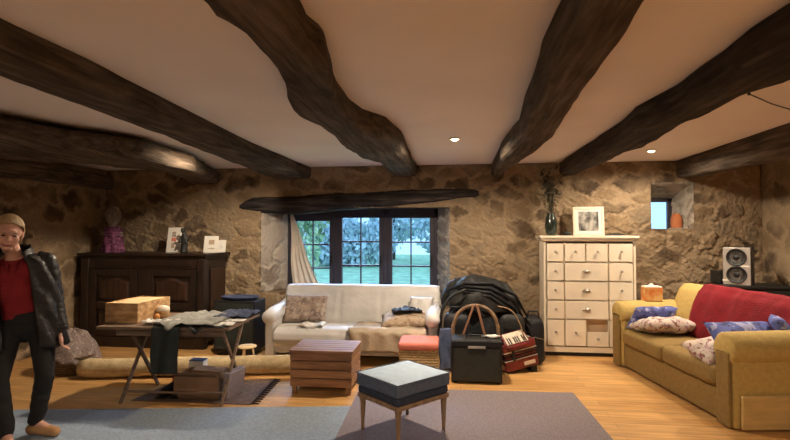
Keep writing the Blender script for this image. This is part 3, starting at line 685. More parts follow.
# ============================================================ YELLOW SOFA
ya, yb_ = atz(612, 363), atz(735, 433); dv = (ya-yb_); ysl = dv.length; yang = math.atan2(dv.y, dv.x)-PI/2
t = thing('yellow_sofa', 'mustard yellow two-seat sofa with a red throw at the right', 'sofa', (yb_.x, yb_.y, 0), yang)
L_ = ysl  # local: y 0..L along the length, x 0 (front) .. .98 (back)
b = NB(); soft(b, .04, .92, .16, L_-.16, .015, .27, .02, n=.002); obj('front_rail', b, 'olive', t, True)  # shaded front, darkened by the olive colour
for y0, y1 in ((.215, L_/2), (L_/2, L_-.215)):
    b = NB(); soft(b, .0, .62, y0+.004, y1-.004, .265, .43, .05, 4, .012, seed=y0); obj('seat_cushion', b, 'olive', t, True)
for y0, y1, pr in ((0, .24, 1), (L_-.24, L_, 0)):
    b = NB(); ym = (y0+y1)/2
    soft(b, .02, .93, y0+.03, y1-.03, .008, .60, .03, n=.003)
    tb = NB()
    tube(tb, [(.0, ym, .60), (.02, ym, .60), (.2, ym, .60), (.6, ym, .61), (.92, ym, .62)], [.105, .125, .13, .128, .12], 24); merge(b, tb)
    obj('armrest', b, 'yellow', t, True)
    b = NB(); soft(b, .06, .90, y0-.004 if pr else y1-.03, y0+.03 if pr else y1+.004, .015, .27, .012, n=.001); obj('arm_lit_panel', b, 'yellow_lit', t, True)  # lit lower part of the arm side, painted as a paler panel
    b = NB(); soft(b, -.012, .02, ym-.075, ym+.075, .015, .58, .012, n=.001); obj('arm_front', b, 'olive', t, True)  # arm front shade painted with the olive colour
def ybk(u, v):
    y = .16+(L_-.32)*u
    pr = [(.60, .36), (.585, .45), (.60, .60), (.65, .76), (.70, .87), (.75, .925), (.82, .93), (.89, .88), (.93, .70), (.95, .35), (.95, .04)]
    i = min(int(v*(len(pr)-1)), len(pr)-2); f = v*(len(pr)-1)-i
    x = pr[i][0]*(1-f)+pr[i+1][0]*f; z = pr[i][1]*(1-f)+pr[i+1][1]*f
    dip = .035*math.exp(-((u-.5)/.05)**2)
    return (x+.01*nz(u*6, v*4)+dip*(v < .6), y, z-dip*.3*(v > .3))
b = NB(); grid(b, ybk, 50, 40, -.05); soft(b, .70, .90, .2, L_-.2, .05, .85, .05, n=.002); obj('backrest', b, 'yellow', t, True)
for y in (.12, L_-.12):
    for x in (.10, .84):
        b = NB(); box(b, x-.03, x+.03, y-.03, y+.03, 0, .04, .004); obj('foot', b, 'black', t)
def rth(u, v):
    uu = .02+.76*u+.06*(1-v)*0
    x, y, z = ybk(uu, .06+.80*v)
    k = .018+.008*nz(u*8, v*6)+.008*math.sin(u*40+v*6)*.3
    n = Vector((-1, 0, .5)) if v < .45 else (Vector((-.3, 0, 1)) if v < .68 else Vector((1, 0, .2)))
    n.normalize(); q = Vector((x, y, z))+n*k
    if v < .15: q.x -= .0; q.z += .0
    return q
b = NB(); grid(b, rth, 60, 44, .010); o = obj('red_throw', b, 'red', smooth=True)
tag(o, 'crimson red throw draped over the back of the yellow sofa', 'throw', loc=(yb_.x, yb_.y, 0), rot=(0, 0, yang))
YM = Matrix.Translation((yb_.x, yb_.y, 0)) @ Matrix.Rotation(yang, 4, 'Z')
def onsofa(o, x, y, z, rot):
    m = YM @ Matrix.Translation((x, y, z)) @ Euler([math.radians(a) for a in rot]).to_matrix().to_4x4(); o.location = m.translation; o.rotation_euler = m.to_euler()
o = cush('print_cushion', 'blue printed cushion leaning on the far armrest of the yellow sofa', 'cushion', .46, .34, .12, (0, 0, 0), (0, 0, 0), 'pillow_blue', 5); onsofa(o, .28, L_-.34, .57, (-50, 0, 0))
o = cush('print_cushion', 'white and plum floral cushion lying in front of the blue one by the far armrest', 'cushion', .58, .38, .15, (0, 0, 0), (0, 0, 0), 'pillow_flor', 6, wr=.035); onsofa(o, .32, L_-.50, .515, (-14, 3, 4))
o = cush('print_cushion', 'dark blue printed cushion leaning on the near armrest of the yellow sofa', 'cushion', .56, .40, .13, (0, 0, 0), (0, 0, 0), 'pillow_blue', 7); onsofa(o, .36, .34, .60, (44, 0, 0))
o = cush('print_cushion', 'floral cushion half hidden in front of the near armrest of the yellow sofa', 'cushion', .46, .32, .12, (0, 0, 0), (0, 0, 0), 'pillow_flor', 8, wr=.03); onsofa(o, .20, .48, .50, (20, -6, 10))
o = cush('print_cushion', 'small pale blue cushion against the red throw at the right edge', 'cushion', .30, .26, .10, (0, 0, 0), (0, 0, 0), 'pillow_blue', 9); onsofa(o, .60, .26, .70, (60, 0, 60))
# ============================================================ WHITE CHEST OF DRAWERS
CX0, CX1, CY = 1.01, 2.08, 6.29
t = thing('chest_of_drawers', 'tall cream-painted chest with many small drawers against the stone wall', 'chest of drawers', ((CX0+CX1)/2, CY, 0))
cw = (CX1-CX0)/2; ch = 1.42
b = NB(); box(b, -cw, -cw+.03, .0, .33, .05, ch, .003); box(b, cw-.03, cw, .0, .33, .05, ch, .003); box(b, -cw+.03, cw-.03, .31, .33, .05, ch, .002)
box(b, -cw+.03, cw-.03, .0, .31, .05, .115, .003); box(b, -cw+.03, cw-.03, .0, .31, ch-.04, ch, .003)
rows = [1.345, 1.115, .895, .675, .455, .125]; rows = [ch-.05, 1.135, .905, .675, .445, .12]
for z in rows[1:5]: box(b, -cw+.03, cw-.03, .008, .31, z-.005, z+.005, .001)
def pxx(px): return aty(px, 300, CY).x-(CX0+CX1)/2
c1_, c2_, c3_ = pxx(564.3), pxx(586), pxx(608.5)
for c_, a_, z_ in ((c1_, 0, 5), (c3_, 0, 5)): box(b, c_-.006, c_+.006, .008, .31, rows[5], rows[0], .001)
box(b, c2_-.006, c2_+.006, .008, .31, rows[1], rows[0], .001); box(b, c2_-.006, c2_+.006, .008, .31, rows[5], rows[4], .001)
obj('body', b, 'white', t)
b = NB(); box(b, -cw-.05, cw+.03, -.045, .345, ch, ch+.035, .01, 3); box(b, -cw-.03, cw+.015, -.025, .34, ch-.025, ch, .006); obj('top', b, 'white', t)
b = NB(); box(b, -cw+.02, cw-.02, .03, .31, 0, .055, .002); obj('plinth', b, 'black', t)
def drawer(xa, xb, z0, z1, kind):
    b = NB(); g = .004; o_ = 0
    if kind == 'open':
        zc = z0+(z1-z0)*.55; box(b, xa+g, xb-g, -.012, .008, z0+g, zc, .003); d_ = obj('drawer', b, 'white', t)
        b = NB(); box(b, xa+g, xb-g, .05, .06, zc-.02, z1-g); obj('drawer_inside', b, 'whitein', d_)
        z1 = zc
    else: box(b, xa+g, xb-g, -.012, .012, z0+g, z1-g, .003); d_ = obj('drawer', b, 'white', t)
    xm, zm = (xa+xb)/2, (z0+z1)/2
    if kind == 'cup':
        b = NB()
        def cup(u, v):
            a = u*PI; e = v*PI/2
            return (xm+.048*math.cos(a)*math.cos(e*.95), -.012-.03*math.sin(e), zm+.018-.0+.0-.028*(1-math.sin(a)*math.cos(e*.0))*0-.030*(v*.0)+(-.030)*math.sin(a)*0+.012*math.sin(a)*math.cos(e)-(.03 if False else 0))
        lathe(b, [(.0, .034), (.018, .030), (.034, .018), (.042, .0), (.038, .0), (.030, .015), (.0, .029)], 20, (xm, -.012, zm), R(0, 'X') @ Matrix.Diagonal((1.15, .75, .75, 1)))
        for v in list(b.verts):
            if v.co.y > -.0121: v.co.y = -.0121
        obj('cup_handle', b, 'steel', d_, True)
    else:
        b = NB(); lathe(b, [(.006, .0), (.006, .014), (.014, .020), (.016, .027), (.010, .034), (0, .036)], 14, (xm, -.012, zm+.01), R(90, 'X')); obj('knob', b, 'steel', d_, True)
xs_ = [-cw+.03, c1_, c2_, c3_, cw-.03]
for i in range(4): drawer(xs_[i]+.005, xs_[i+1]-.005, rows[1]+.005, rows[0]-.005, 'knob')
for r in (1, 2, 3):
    z1, z0 = rows[r]-.005, rows[r+1]+.005
    drawer(xs_[0]+.005, c1_-.005, z0, z1, 'knob'); drawer(c1_+.005, c3_-.005, z0, z1, 'cup'); drawer(c3_+.005, xs_[4]-.005, z0, z1, 'knob')
for i in range(4): drawer(xs_[i]+.005, xs_[i+1]-.005, rows[5]+.005, rows[4]-.005, 'open' if i == 2 else 'knob')
CT = ch+.035
# framed picture
t = thing('framed_picture', 'white framed black-and-white picture standing on the cream chest', 'picture', (aty(589, 235, 6.50).x, 6.50, CT), -.05)
b = NB(); tilt = R(-8, 'X')
def fbox(b, *a, **k): box(b, *a, mtx=tilt, **k)
fbox(b, -.185, .185, -.01, .015, 0, .03, bev=.004); fbox(b, -.185, .185, -.01, .015, .335, .365, bev=.004)
fbox(b, -.185, -.155, -.01, .015, .03, .335, bev=.004); fbox(b, .155, .185, -.01, .015, .03, .335, bev=.004); obj('frame', b, 'white', t)
b = NB(); fbox(b, -.155, .155, .0, .008, .03, .335); obj('mount', b, 'card', t)
MAT['bw'] = mk('bw_print', (.03, .03, .03), .6, .1, 9, stretch=(1.4, 1, .8), col2=(.55, .53, .48), detail=9)
b = NB(); fbox(b, -.12, .12, -.003, .001, .06, .305); obj('print', b, 'bw', t)
# vase with dried flowers
vx = aty(551, 235, 6.50).x
t = thing('flower_vase', 'dark green vase of dried stems at the left end of the cream chest', 'vase', (vx, 6.50, CT))
b = NB(); lathe(b, [(.0, 0), (.05, 0), (.068, .05), (.075, .14), (.065, .22), (.045, .265), (.05, .285), (.04, .285), (.035, .26), (.05, .2), (0, .02)], 24); obj('vase', b, 'glassgreen', t, True)
rnd = random.Random(3); b = NB(); hd = NB()
for k in range(26):
    a = rnd.uniform(0, 2*PI); r = rnd.uniform(.02, .11); h = rnd.uniform(.45, .82)
    p1 = Vector((r*math.cos(a)*1.1, min(.12, r*math.sin(a)*.8), h)); tube(b, [(0, 0, .2), p1*.6+Vector((0, 0, .05)), p1], .003, 5)
    for _ in range(7):
        q = p1+Vector((rnd.uniform(-.05, .05), rnd.uniform(-.04, .03), rnd.uniform(-.16, .05)))
        m = Euler((rnd.uniform(0, 6), rnd.uniform(0, 6), 0)).to_matrix(); s = rnd.uniform(.02, .045)
        hd.faces.new([hd.verts.new(q+m@Vector(d_)*s) for d_ in ((-1, 0, 0), (0, .4, .1), (1, 0, 0), (0, -.4, .1))])
obj('stems', b, 'dryplant', t); obj('dried_leaves', hd, 'dryplant', t)
b = NB(); ball(b, (0, 0, .028), (.05, .04, .028), seg=14); rough(b, .008, 30); tag(obj('small_bowl', b, 'coat2', smooth=True), 'small dark rounded object beside the vase on the cream chest', 'ornament', loc=(aty(567, 235, 6.42).x, 6.42, CT))
b = NB(); grid(b, lambda u, v: (-.10+.2*u, -.06+.12*v, .012+.02*math.sin(u*PI)*math.sin(v*PI)), 14, 10, .01); tag(obj('flat_dish', b, 'coat2', smooth=True), 'flat dark dish near the right end of the cream chest top', 'dish', loc=(aty(617, 235, 6.45).x, 6.45, CT))
# terracotta jar in the niche
t = aty(676.5, 228, YB+.22)
b = NB(); lathe(b, [(0, 0), (.055, 0), (.068, .03), (.07, .13), (.06, .18), (.045, .20), (.05, .215), (0, .215)], 20); tag(obj('terracotta_jar', b, 'terracotta', smooth=True), 'terracotta jar standing in the stone window niche', 'jar', loc=(t.x, YB+.22, NZ0-.015))
# ============================================================ SPEAKER AND ITS STAND (behind the yellow sofa)
SPY = 6.10
sx_ = aty(742, 282, SPY)
t = thing('hifi_cabinet', 'low dark cabinet behind the yellow sofa carrying the loudspeaker', 'cabinet', (3.29, 6.20, 0), 0)
ctop = .90
b = NB(); box(b, -.36, .36, -.17, .22, .06, ctop-.03, .004); box(b, -.36, .36, -.19, .24, ctop-.03, ctop, .006); obj('body', b, 'black', t)
for s in (-1, 1):
    b = NB(); box(b, .01 if s > 0 else -.34, .34 if s > 0 else -.01, -.185, -.17, .09, ctop-.06, .004); d_ = obj('door', b, 'black', t)
    b = NB(); ball(b, (s*.04, -.195, .5), .012, seg=10); obj('knob', b, 'steel', d_, True)
b = NB(); box(b, -.32, .32, -.13, .18, 0, .06, .004); obj('plinth', b, 'black', t)
t = thing('bookshelf_speaker', 'loudspeaker with silver front and two dark cones behind the yellow sofa', 'speaker', (sx_.x, 6.17, ctop), -.62)
b = NB(); box(b, -.135, .135, -.10, .13, 0, .43, .006); obj('cabinet', b, 'black', t)
b = NB(); box(b, -.13, .13, -.115, -.10, .005, .425, .006); obj('front_plate', b, 'silver', t)
for z in (.315, .12):
    b = NB(); lathe(b, [(.098, 0), (.098, .010), (.090, .012), (.083, .004), (.035, -.008), (.032, .0), (0, .010)], 28, (0, -.115, z), R(90, 'X')); obj('cone', b, 'black', t, True)
b = NB(); box(b, -.135, -.065, -.119, -.114, .045, .06, .001); obj('name_plate', b, 'card', t)
b = NB(); box(b, .04, .12, -.119, -.114, .21, .222, .001); obj('name_plate', b, 'card', t)
t = thing('stereo_unit', 'dark stereo unit left of the loudspeaker', 'stereo', (3.06, 6.30, ctop), .0)
b = NB(); box(b, -.10, .10, -.10, .12, .008, .15, .004); obj('case', b, 'black', t)
b = NB(); box(b, -.09, .09, -.105, -.10, .03, .12, .002); obj('front_panel', b, 'amp', t)
for s in (-1, 1):
    b = NB(); lathe(b, [(.012, 0), (.012, .008), (0, .008)], 10, (s*.08, 0, 0)); obj('foot', b, 'black', t)
# small carton on the far armrest
t = thing('tissue_box', 'small orange carton with white top on the far armrest of the yellow sofa', 'box')
onsofa(t, .40, L_-.12, .728, (0, 0, 0)); t.rotation_euler = (0, 0, .1)
b = NB(); box(b, -.09, .10, -.06, .06, 0, .15, .004); obj('carton', b, 'orange', t)
b = NB(); box(b, -.085, .095, -.055, .055, .15, .165, .003); grid(b, lambda u, v: (-.04+.08*u, -.02+.04*v, .165+.03*math.sin(u*PI)*math.sin(v*PI)), 8, 6, .004); obj('top', b, 'card', t)

# ============================================================ DARK CUPBOARD
BX0, BX1, BY0, BH = -4.97, -3.22, 6.02, 1.225
t = thing('wooden_cupboard', 'massive dark walnut cupboard with carved panelled doors against the left stone wall', 'cupboard', ((BX0+BX1)/2, BY0, 0))
bw = (BX1-BX0)/2
b = NB(); box(b, -bw+.02, bw-.02, .03, .60, .08, BH-.04, .004); obj('body', b, 'cupb', t)
b = NB(); box(b, -bw-.03, bw+.03, -.03, .64, BH-.035, BH, .008, 3); box(b, -bw, bw, .0, .62, BH-.07, BH-.035, .006); obj('top', b, 'cupb', t)
for s in (-1, 1):
    b = NB(); box(b, s*(bw-.06)-.06, s*(bw-.06)+.06, .0, .10, .0, BH-.07, .022, 3); obj('corner_post', b, 'cupb', t)
    b = NB(); box(b, s*(bw-.005)-.012, s*(bw-.005)+.012, .16, .54, .2, BH-.2, .01); obj('side_panel', b, 'cupb_panel', t)
b = NB(); box(b, -bw+.12, bw-.12, .01, .04, .0, .14, .004); obj('bottom_rail', b, 'cupb', t)
b = NB(); box(b, -bw+.12, bw-.12, .01, .04, BH-.20, BH-.07, .004); box(b, -bw+.2, bw-.2, .0, .02, BH-.17, BH-.10, .008); obj('top_rail', b, 'cupb', t)
b = NB(); box(b, -.06, .06, .005, .04, .14, BH-.2, .006); obj('centre_post', b, 'cupb', t)
for s in (-1, 1):
    xa, xb = (-bw+.13, -.065) if s < 0 else (.065, bw-.13)
    b = NB(); z0, z1 = .145, BH-.205
    box(b, xa, xa+.09, .0, .035, z0, z1, .006); box(b, xb-.09, xb, .0, .035, z0, z1, .006)
    for za, zb in ((z0, z0+.09), (z1-.09, z1), (.50, .58)): box(b, xa+.09, xb-.09, .0, .035, za, zb, .006)
    d_ = obj('door', b, 'cupb', t)
    for za, zb in ((z0+.11, .48), (.60, z1-.11)):
        b = NB(); ww = xb-xa-.22; xm = (xa+xb)/2; n = 30
        lo = []; up = []
        for k in range(n+1):
            u = -1+2*k/n; arch = .0 if zb < .5 else .055*max(0, math.cos(u*PI*.75))**1.5-.03
            up.append((xm+u*ww/2, zb+arch-.02)); lo.append((xm+u*ww/2, za))
        for yy_, sc_ in ((.012, 1),):
            F = [b.verts.new((x, .03, z)) for x, z in lo]+[b.verts.new((x, .03, z)) for x, z in reversed(up)]
            cz = (za+zb)/2
            G = [b.verts.new((xm+(v.co.x-xm)*.86, .008, cz+(v.co.z-cz)*.80)) for v in F]
            for k in range(len(F)): b.faces.new((F[k], F[(k+1) % len(F)], G[(k+1) % len(F)], G[k]))
            b.faces.new(G)
        obj('door_panel', b, 'cupb_panel', d_)
    b = NB(); box(b, (xb-.06 if s < 0 else xa+.03), (xb-.03 if s < 0 else xa+.06), -.006, .002, .50, .62, .002); ball(b, ((xb-.045 if s < 0 else xa+.045), -.01, .56), .010, seg=10); obj('escutcheon', b, 'steel', d_)
# bust wrapped in purple cloth
p = aty(111.5, 252, 6.22)
t = thing('head_bust', 'dark bronze-like head bust wrapped in purple cloth on the dark cupboard', 'bust', (p.x, 6.25, BH))
b = NB(); ball(b, (0, 0, .475), (.070, .082, .098)); ball(b, (.012, -.045, .44), (.046, .045, .055)); ball(b, (.016, -.083, .468), (.011, .018, .024)); ball(b, (.03, -.072, .425), (.024, .014, .009))
caps(b, (0, 0, .30), .045, (0, 0, .42), .040); ball(b, (0, .01, .27), (.105, .07, .05)); ball(b, (-.02, -.068, .49), (.018, .015, .012)); ball(b, (.045, -.064, .49), (.016, .015, .012))
bb = fuse(b, .006, 3); bmesh.ops.transform(bb, matrix=T(0, 0, .40) @ Matrix.Scale(1.3, 4) @ T(0, 0, -.40), verts=[v for v in bb.verts if v.co.z > .36] and bb.verts[:]); obj('head', bb, 'bronze', t, True)
def clothf(u, v):
    a = u*2*PI; r = .095+.035*(1-v)+.012*math.sin(a*7+v*5)*(1-v*.4)+.015*nz(math.cos(a)*2, math.sin(a)*2, v*6)
    return (1.12*r*math.cos(a), .9*r*math.sin(a), .335*v+.0)
b = NB(); grid(b, lambda u, v: clothf(u, v), 60, 24, .006); tb = NB()
for k in range(6):
    z = .06+.05*k; tube(tb, [(.13*math.cos(a)*(1-.3*z), .105*math.sin(a)*(1-.3*z), z+.02*math.sin(a+k)) for a in [i*2*PI/24 for i in range(25)]], .012, 6)
merge(b, tb); ball(b, (0, 0, .33), (.09, .07, .03)); obj('purple_wrap', b, 'purple', t, True)
# picture book card, dark figurine, small cards
def card(name, label, cat, px, Y, wd, ht, tilt, rz, mats, art, z0=BH):
    p = aty(px, 250, Y); t = thing(name, label, cat, (p.x, Y, z0), rz); m = R(-tilt, 'X')
    b = NB(); box(b, -wd/2, wd/2, 0, .010, 0, ht, .002, mtx=m); obj('card', b, mats, t)
    for (x0, x1, za, zb, mt) in art:
        b = NB(); grid(b, lambda u, v: m@Vector((x0+(x1-x0)*u+.006*nz(v*8, u*3), -.002, za+(zb-za)*v+.006*nz(u*9, v*5))), 8, 8, .002); obj('printed_figure', b, mt, t)
    return t
card('picture_card', 'larger white card with a dark figure print, standing on the dark cupboard', 'card', 173.5, 6.30, .23, .34, 9, -.06, 'card',
     [(-.045, .005, .06, .13, 'pillow_brown'), (-.05, .02, .15, .20, 'coral'), (-.045, .01, .21, .28, 'pillow_brown')])
card('greeting_card', 'small white card with a faint drawing, right of the picture card on the cupboard', 'card', 210, 6.30, .20, .225, 10, -.03, 'card', [(-.03, .05, .11, .17, 'pillow_tan'), (-.04, .06, .05, .062, 'pillow_tan')])
card('greeting_card', 'smallest plain pale card peeking out behind the right end of the cupboard cards', 'card', 220.5, 6.42, .13, .17, 10, -.03, 'card', [(-.02, .03, .05, .10, 'leather')])
p = aty(184, 250, 6.20); t = thing('dark_figurine', 'slim dark figurine standing in front of the larger white card', 'figurine', (p.x, 6.20, BH))
b = NB(); caps(b, (0, 0, .03), .045, (.01, 0, .18), .038); caps(b, (.01, 0, .18), .04, (0, 0, .25), .028); ball(b, (-.01, -.01, .295), (.03, .03, .036)); caps(b, (-.03, 0, .22), .016, (-.05, -.03, .14), .014); caps(b, (.04, 0, .22), .016, (.05, -.03, .13), .014); ball(b, (0, 0, .01), (.055, .05, .012))
obj('figure', fuse(b, .006, 2), 'coat2', t, True)
b = NB(); ball(b, (-.03, -.04, .24), (.022, .012, .018)); obj('white_flower', b, 'card', t, True)
# ============================================================ FOLDING TABLE with all its things
lf, lr, rr, rf = atz(119, 405), atz(154, 386), atz(252, 385), atz(224, 404)
TZ = .69
base = (lf+rf)/2; ex = (rf-lf).normalized(); ex = Vector((math.cos(.06), math.sin(.06), 0)); tang = .06; TW = (rf-lf).length; base = lf+ex*TW/2+Vector((0, .015, 0))
t = thing('folding_table', 'narrow folding trestle table with crossed legs, loaded with a crate and sheets', 'table', (base.x, base.y, 0), tang)
TM = Matrix.Translation((base.x, base.y, 0)) @ Matrix.Rotation(tang, 4, 'Z')
DY = .56; hw = TW/2
b = NB(); box(b, -hw-.17, hw+.10, -.09, DY+.12, TZ-.025, TZ, .006); obj('tabletop', b, 'tablewood', t)
b = NB(); box(b, -hw-.02, hw+.02, -.04, -.015, TZ-.085, TZ-.025, .004); obj('apron', b, 'tablewood', t)
b = NB(); box(b, -hw-.02, hw+.02, DY+.03, DY+.055, TZ-.085, TZ-.025, .004); obj('apron', b, 'tablewood', t)
for s in (-1, 1):
    for k, (ya_, yb2_) in enumerate(((-.0, DY-.06), (DY, .06))):
        b = NB(); x = s*(hw-.03*k); bar(b, (x, ya_, .0), (x, yb2_, TZ-.025), .034, .022, up=Vector((1, 0, 0)))
        o = obj('leg', b, 'tablewood', t)
        for v in o.data.vertices: v.co.z = max(v.co.z, 0.0005)
b = NB(); bar(b, (-hw, .045, .10), (hw, .045, .10), .03, .014); obj('stretcher', b, 'tablewood', t)
b = NB(); bar(b, (-hw, DY-.07, .135), (hw, DY-.07, .135), .03, .014); obj('stretcher', b, 'tablewood', t)
def ont(o, x, y, z, rz=0): 
    m = TM @ Matrix.Translation((x, y, z)) @ Matrix.Rotation(rz, 4, 'Z'); o.location = m.translation; o.rotation_euler = m.to_euler(); return o
# crate
t = thing('wooden_crate', 'pale pine box with sliding lid on the left end of the folding table', 'crate'); cl = TM.inverted() @ Vector((-3.13, 4.16, 0))
t.location = (-3.15, 4.12, TZ+.001); t.rotation_euler = (0, 0, .0)
cwd, cld, chh = .315, .50, .175
b = NB(); box(b, 0, cwd, 0, .012, 0, chh, .002); obj('front_board', b, 'pine', t)
b = NB(); box(b, 0, cwd, cld-.012, cld, 0, chh, .002); obj('end_board', b, 'pine', t)
b = NB(); box(b, 0, .010, .012, cld-.012, 0, chh, .002); obj('side_board', b, 'pine', t)
b = NB(); box(b, cwd-.010, cwd, .012, cld-.012, 0, chh, .002); obj('side_board', b, 'pine', t)
b = NB(); box(b, .01, cwd-.01, .012, cld-.012, 0, .01, .001); obj('bottom_board', b, 'pine', t)
b = NB(); box(b, .010, cwd-.010, .012, cld-.012, chh-.018, chh-.008, .001); obj('lid', b, 'pine_pale', t)
# little pot and crumpled paper
p = atz(163, 318, TZ); t = thing('cream_pot', 'small cream and orange lidded pot beside the pine crate on the folding table', 'pot', (p.x-.0, p.y, TZ+.001))
b = NB(); lathe(b, [(0, 0), (.045, 0), (.055, .03), (.05, .065), (0, .065)], 20); obj('pot', b, 'pine', t, True)
b = NB(); lathe(b, [(.058, .065), (.062, .075), (.05, .105), (.02, .12), (0, .122)], 20); obj('lid', b, 'ivory', t, True)
p = atz(163, 324, TZ); b = NB(); grid(b, lambda u, v: (-.15+.30*u+.02*nz(v*5), -.06+.13*v+.02*nz(u*7), .012+.025*abs(nz(u*9, v*7))), 26, 14, .004); tag(obj('paper_wrapping', b, 'paper', smooth=False), 'crumpled white paper in front of the small cream pot', 'paper', loc=(p.x-.01, p.y-.02, TZ+.016), rot=(0, 0, tang))
# orange bottle shape beside
p = atz(156, 320, TZ); b = NB(); ball(b, (0, 0, .030), (.028, .028, .03), seg=14); tag(obj('orange_fruit', b, 'orange', smooth=True), 'small round orange fruit between the crate and the cream pot', 'fruit', loc=(p.x+.01, p.y+.0, TZ+.001))
# grey sheet with wavy front
def sheet(x0, x1, y0, y1, z, amp, seed, drop=0.0):
    def f(u, v):
        x = x0+(x1-x0)*u; y = y0+(y1-y0)*v+.025*nz(u*4+seed, v*2)
        zz = z+amp*(abs(nz(u*5+seed, v*4))+.5*abs(nz(u*11, v*8+seed)))
        g = math.exp(-((u-drop)/.10)**2)*max(0, 1-v/.14) if drop else 0
        if g > .02: y -= .05*g; zz -= .055*g*g*(v < .05)
        return (x, y, zz)
    return f
b = NB(); grid(b, sheet(-.13, .42, -.10, .55, .012, .035, 3, .32), 60, 40, .003); o = obj('grey_sheet', b, 'cloth_grey', smooth=True); tag(o, 'rumpled grey paper sheet spread over the middle of the folding table', 'sheet'); ont(o, 0, 0, TZ+.014)
b = NB(); grid(b, sheet(.02, .50, -.11, .45, .004, .02, 8, .55), 40, 30, .004); o = obj('black_cloth', b, 'coat', smooth=True); tag(o, 'black cloth peeking out under the grey sheet on the folding table', 'cloth'); ont(o, 0, 0, TZ+.002)
b = NB(); grid(b, sheet(.26, .58, .25, .66, .016, .04, 12), 40, 30, .004); o = obj('blue_sheet', b, 'cloth_blue', smooth=True); tag(o, 'dark blue plastic sheet at the right rear end of the folding table', 'sheet'); ont(o, 0, 0, TZ+.012)
for i, (x, y, rz_, lab) in enumerate([(.44, .02, .2, 'white paper at the right front corner of the folding table'), (.47, .22, .1, 'white paper partly under the blue sheet on the folding table')]):
    b = NB(); grid(b, lambda u, v: (-.11+.22*u, -.08+.16*v, .006+.006*nz(u*3, v*3, i)), 12, 10, .002); o = obj('loose_paper', b, 'paper'); tag(o, lab, 'paper', 'loose papers on the folding table'); ont(o, x, y, TZ+.012, rz_)
# dark cloth hanging from the front edge
pa = TM.inverted() @ aty(158, 330, 4.05); pb = TM.inverted() @ aty(183, 330, 4.05)
def hang(u, v):
    x = pa.x+(pb.x-pa.x)*u+.006*math.sin(v*6); s = v*.52
    if s < .10: return (x, -.02-s*.8, TZ+.006+.003*nz(u*6, v*3))
    s2 = s-.10
    return (x+.008*nz(v*4, 3), -.108-.012*math.sin(u*PI*3+v*3)-.006, TZ+.004-s2*.93)
b = NB(); grid(b, hang, 30, 40, .005); o = obj('hanging_cloth', b, 'cloth_green', smooth=True); tag(o, 'dark green cloth hanging from the front edge of the folding table', 'cloth'); ont(o, 0, 0, 0)
# things under the table
def uth(px, py): return atz(px, py, 0)
p = uth(196, 401); t = thing('cardboard_box', 'brown open cardboard box under the folding table', 'box', (p.x, p.y+.02, .0085), tang)
b = NB(); box(b, -.22, .20, 0, .006, 0, .20, .001); box(b, -.22, .20, .29, .296, 0, .20, .001); box(b, -.22, -.214, 0, .296, 0, .20, .001); box(b, .194, .20, 0, .296, 0, .20, .001); box(b, -.22, .20, 0, .296, 0, .006, .001); obj('box', b, 'cardboard', t)
for nm, m in (('flap', T(0, 0, .20) @ R(38, 'X')), ('flap', T(0, .29, .20) @ R(-40, 'X'))):
    b = NB(); s = -1 if 'X' and nm and m[1][3] < .1 else 1; box(b, -.21, .19, 0 if s > 0 else -.10, .10 if s > 0 else 0, 0, .004, .001, mtx=m if s > 0 else T(0, 0, .20) @ R(-30, 'X')); obj(nm, b, 'cardboard', t)
b = NB(); box(b, -.10, .17, .06, .23, .01, .235, .004, mtx=R(3, 'Y')); tag(obj('brown_folder', b, 'cardboard'), 'brown folder standing inside the open cardboard box', 'folder', loc=(p.x, p.y+.02, .012), rot=(0, 0, tang))
p = uth(184, 397); t = thing('blue_carton', 'blue and white carton at the left side of the cardboard box under the table', 'carton', (p.x-.03, p.y+.30, .0085), tang)
b = NB(); box(b, -.07, .07, -.05, .05, 0, .26, .003); obj('carton', b, 'jeans', t); b = NB(); box(b, -.072, .072, -.052, .052, .18, .25, .003); obj('white_label', b, 'paper', t)
p = uth(221, 402); b = NB(); box(b, -.03, .03, -.13, .13, 0, .24, .006, mtx=R(8, 'Y')); tag(obj('pink_file_box', b, 'rug_mauve'), 'greyish-pink file box at the right side of the cardboard box', 'file box', loc=(p.x+.03, p.y+.15, .010), rot=(0, 0, tang-.2))
for i, (px, lab) in enumerate(((158, 'left shoe of the black pair under the folding table'), (172, 'right shoe of the black pair under the folding table'))):
    p = uth(px, 401); t = thing('black_shoe', lab, 'shoe', (p.x, p.y+.02, .0085), tang-.1+.1*i, 'black shoes under the table')
    b = NB(); box(b, -.042, .042, 0, .26, 0, .02, .009); obj('sole', b, 'black', t)
    b = NB(); caps(b, (0, .06, .045), .038, (0, .14, .05), .04); caps(b, (0, .14, .05), .04, (0, .22, .065), .036); ball(b, (0, .045, .035), (.04, .045, .03)); obj('upper', fuse(b, .006, 3), 'coat', t, True)
# red pencil
p = uth(172, 382); b = NB(); tube(b, [(0, 0, .012), (.10, -.05, .012)], .007, 8); tag(obj('red_pen', b, 'accred', smooth=True), 'small red pen on the floor behind the shoes', 'pen', loc=(p.x, p.y, .008))
# ============================================================ ROLLED RUG
pl_, pr_ = atz(80, 378), atz(300, 373)
ptsr = [pl_.lerp(pr_, k/30)+Vector((0, 0, .098+.004*nz(k*.5))) for k in range(31)]
b = NB(); tube(b, ptsr, [.075]+[.096+.005*nz(k*.7, 5) for k in range(29)]+[.075], 22)
t = obj('rolled_rug', b, 'roll', smooth=True); tag(t, 'long cream rug rolled up on the floor behind the folding table', 'rug roll')
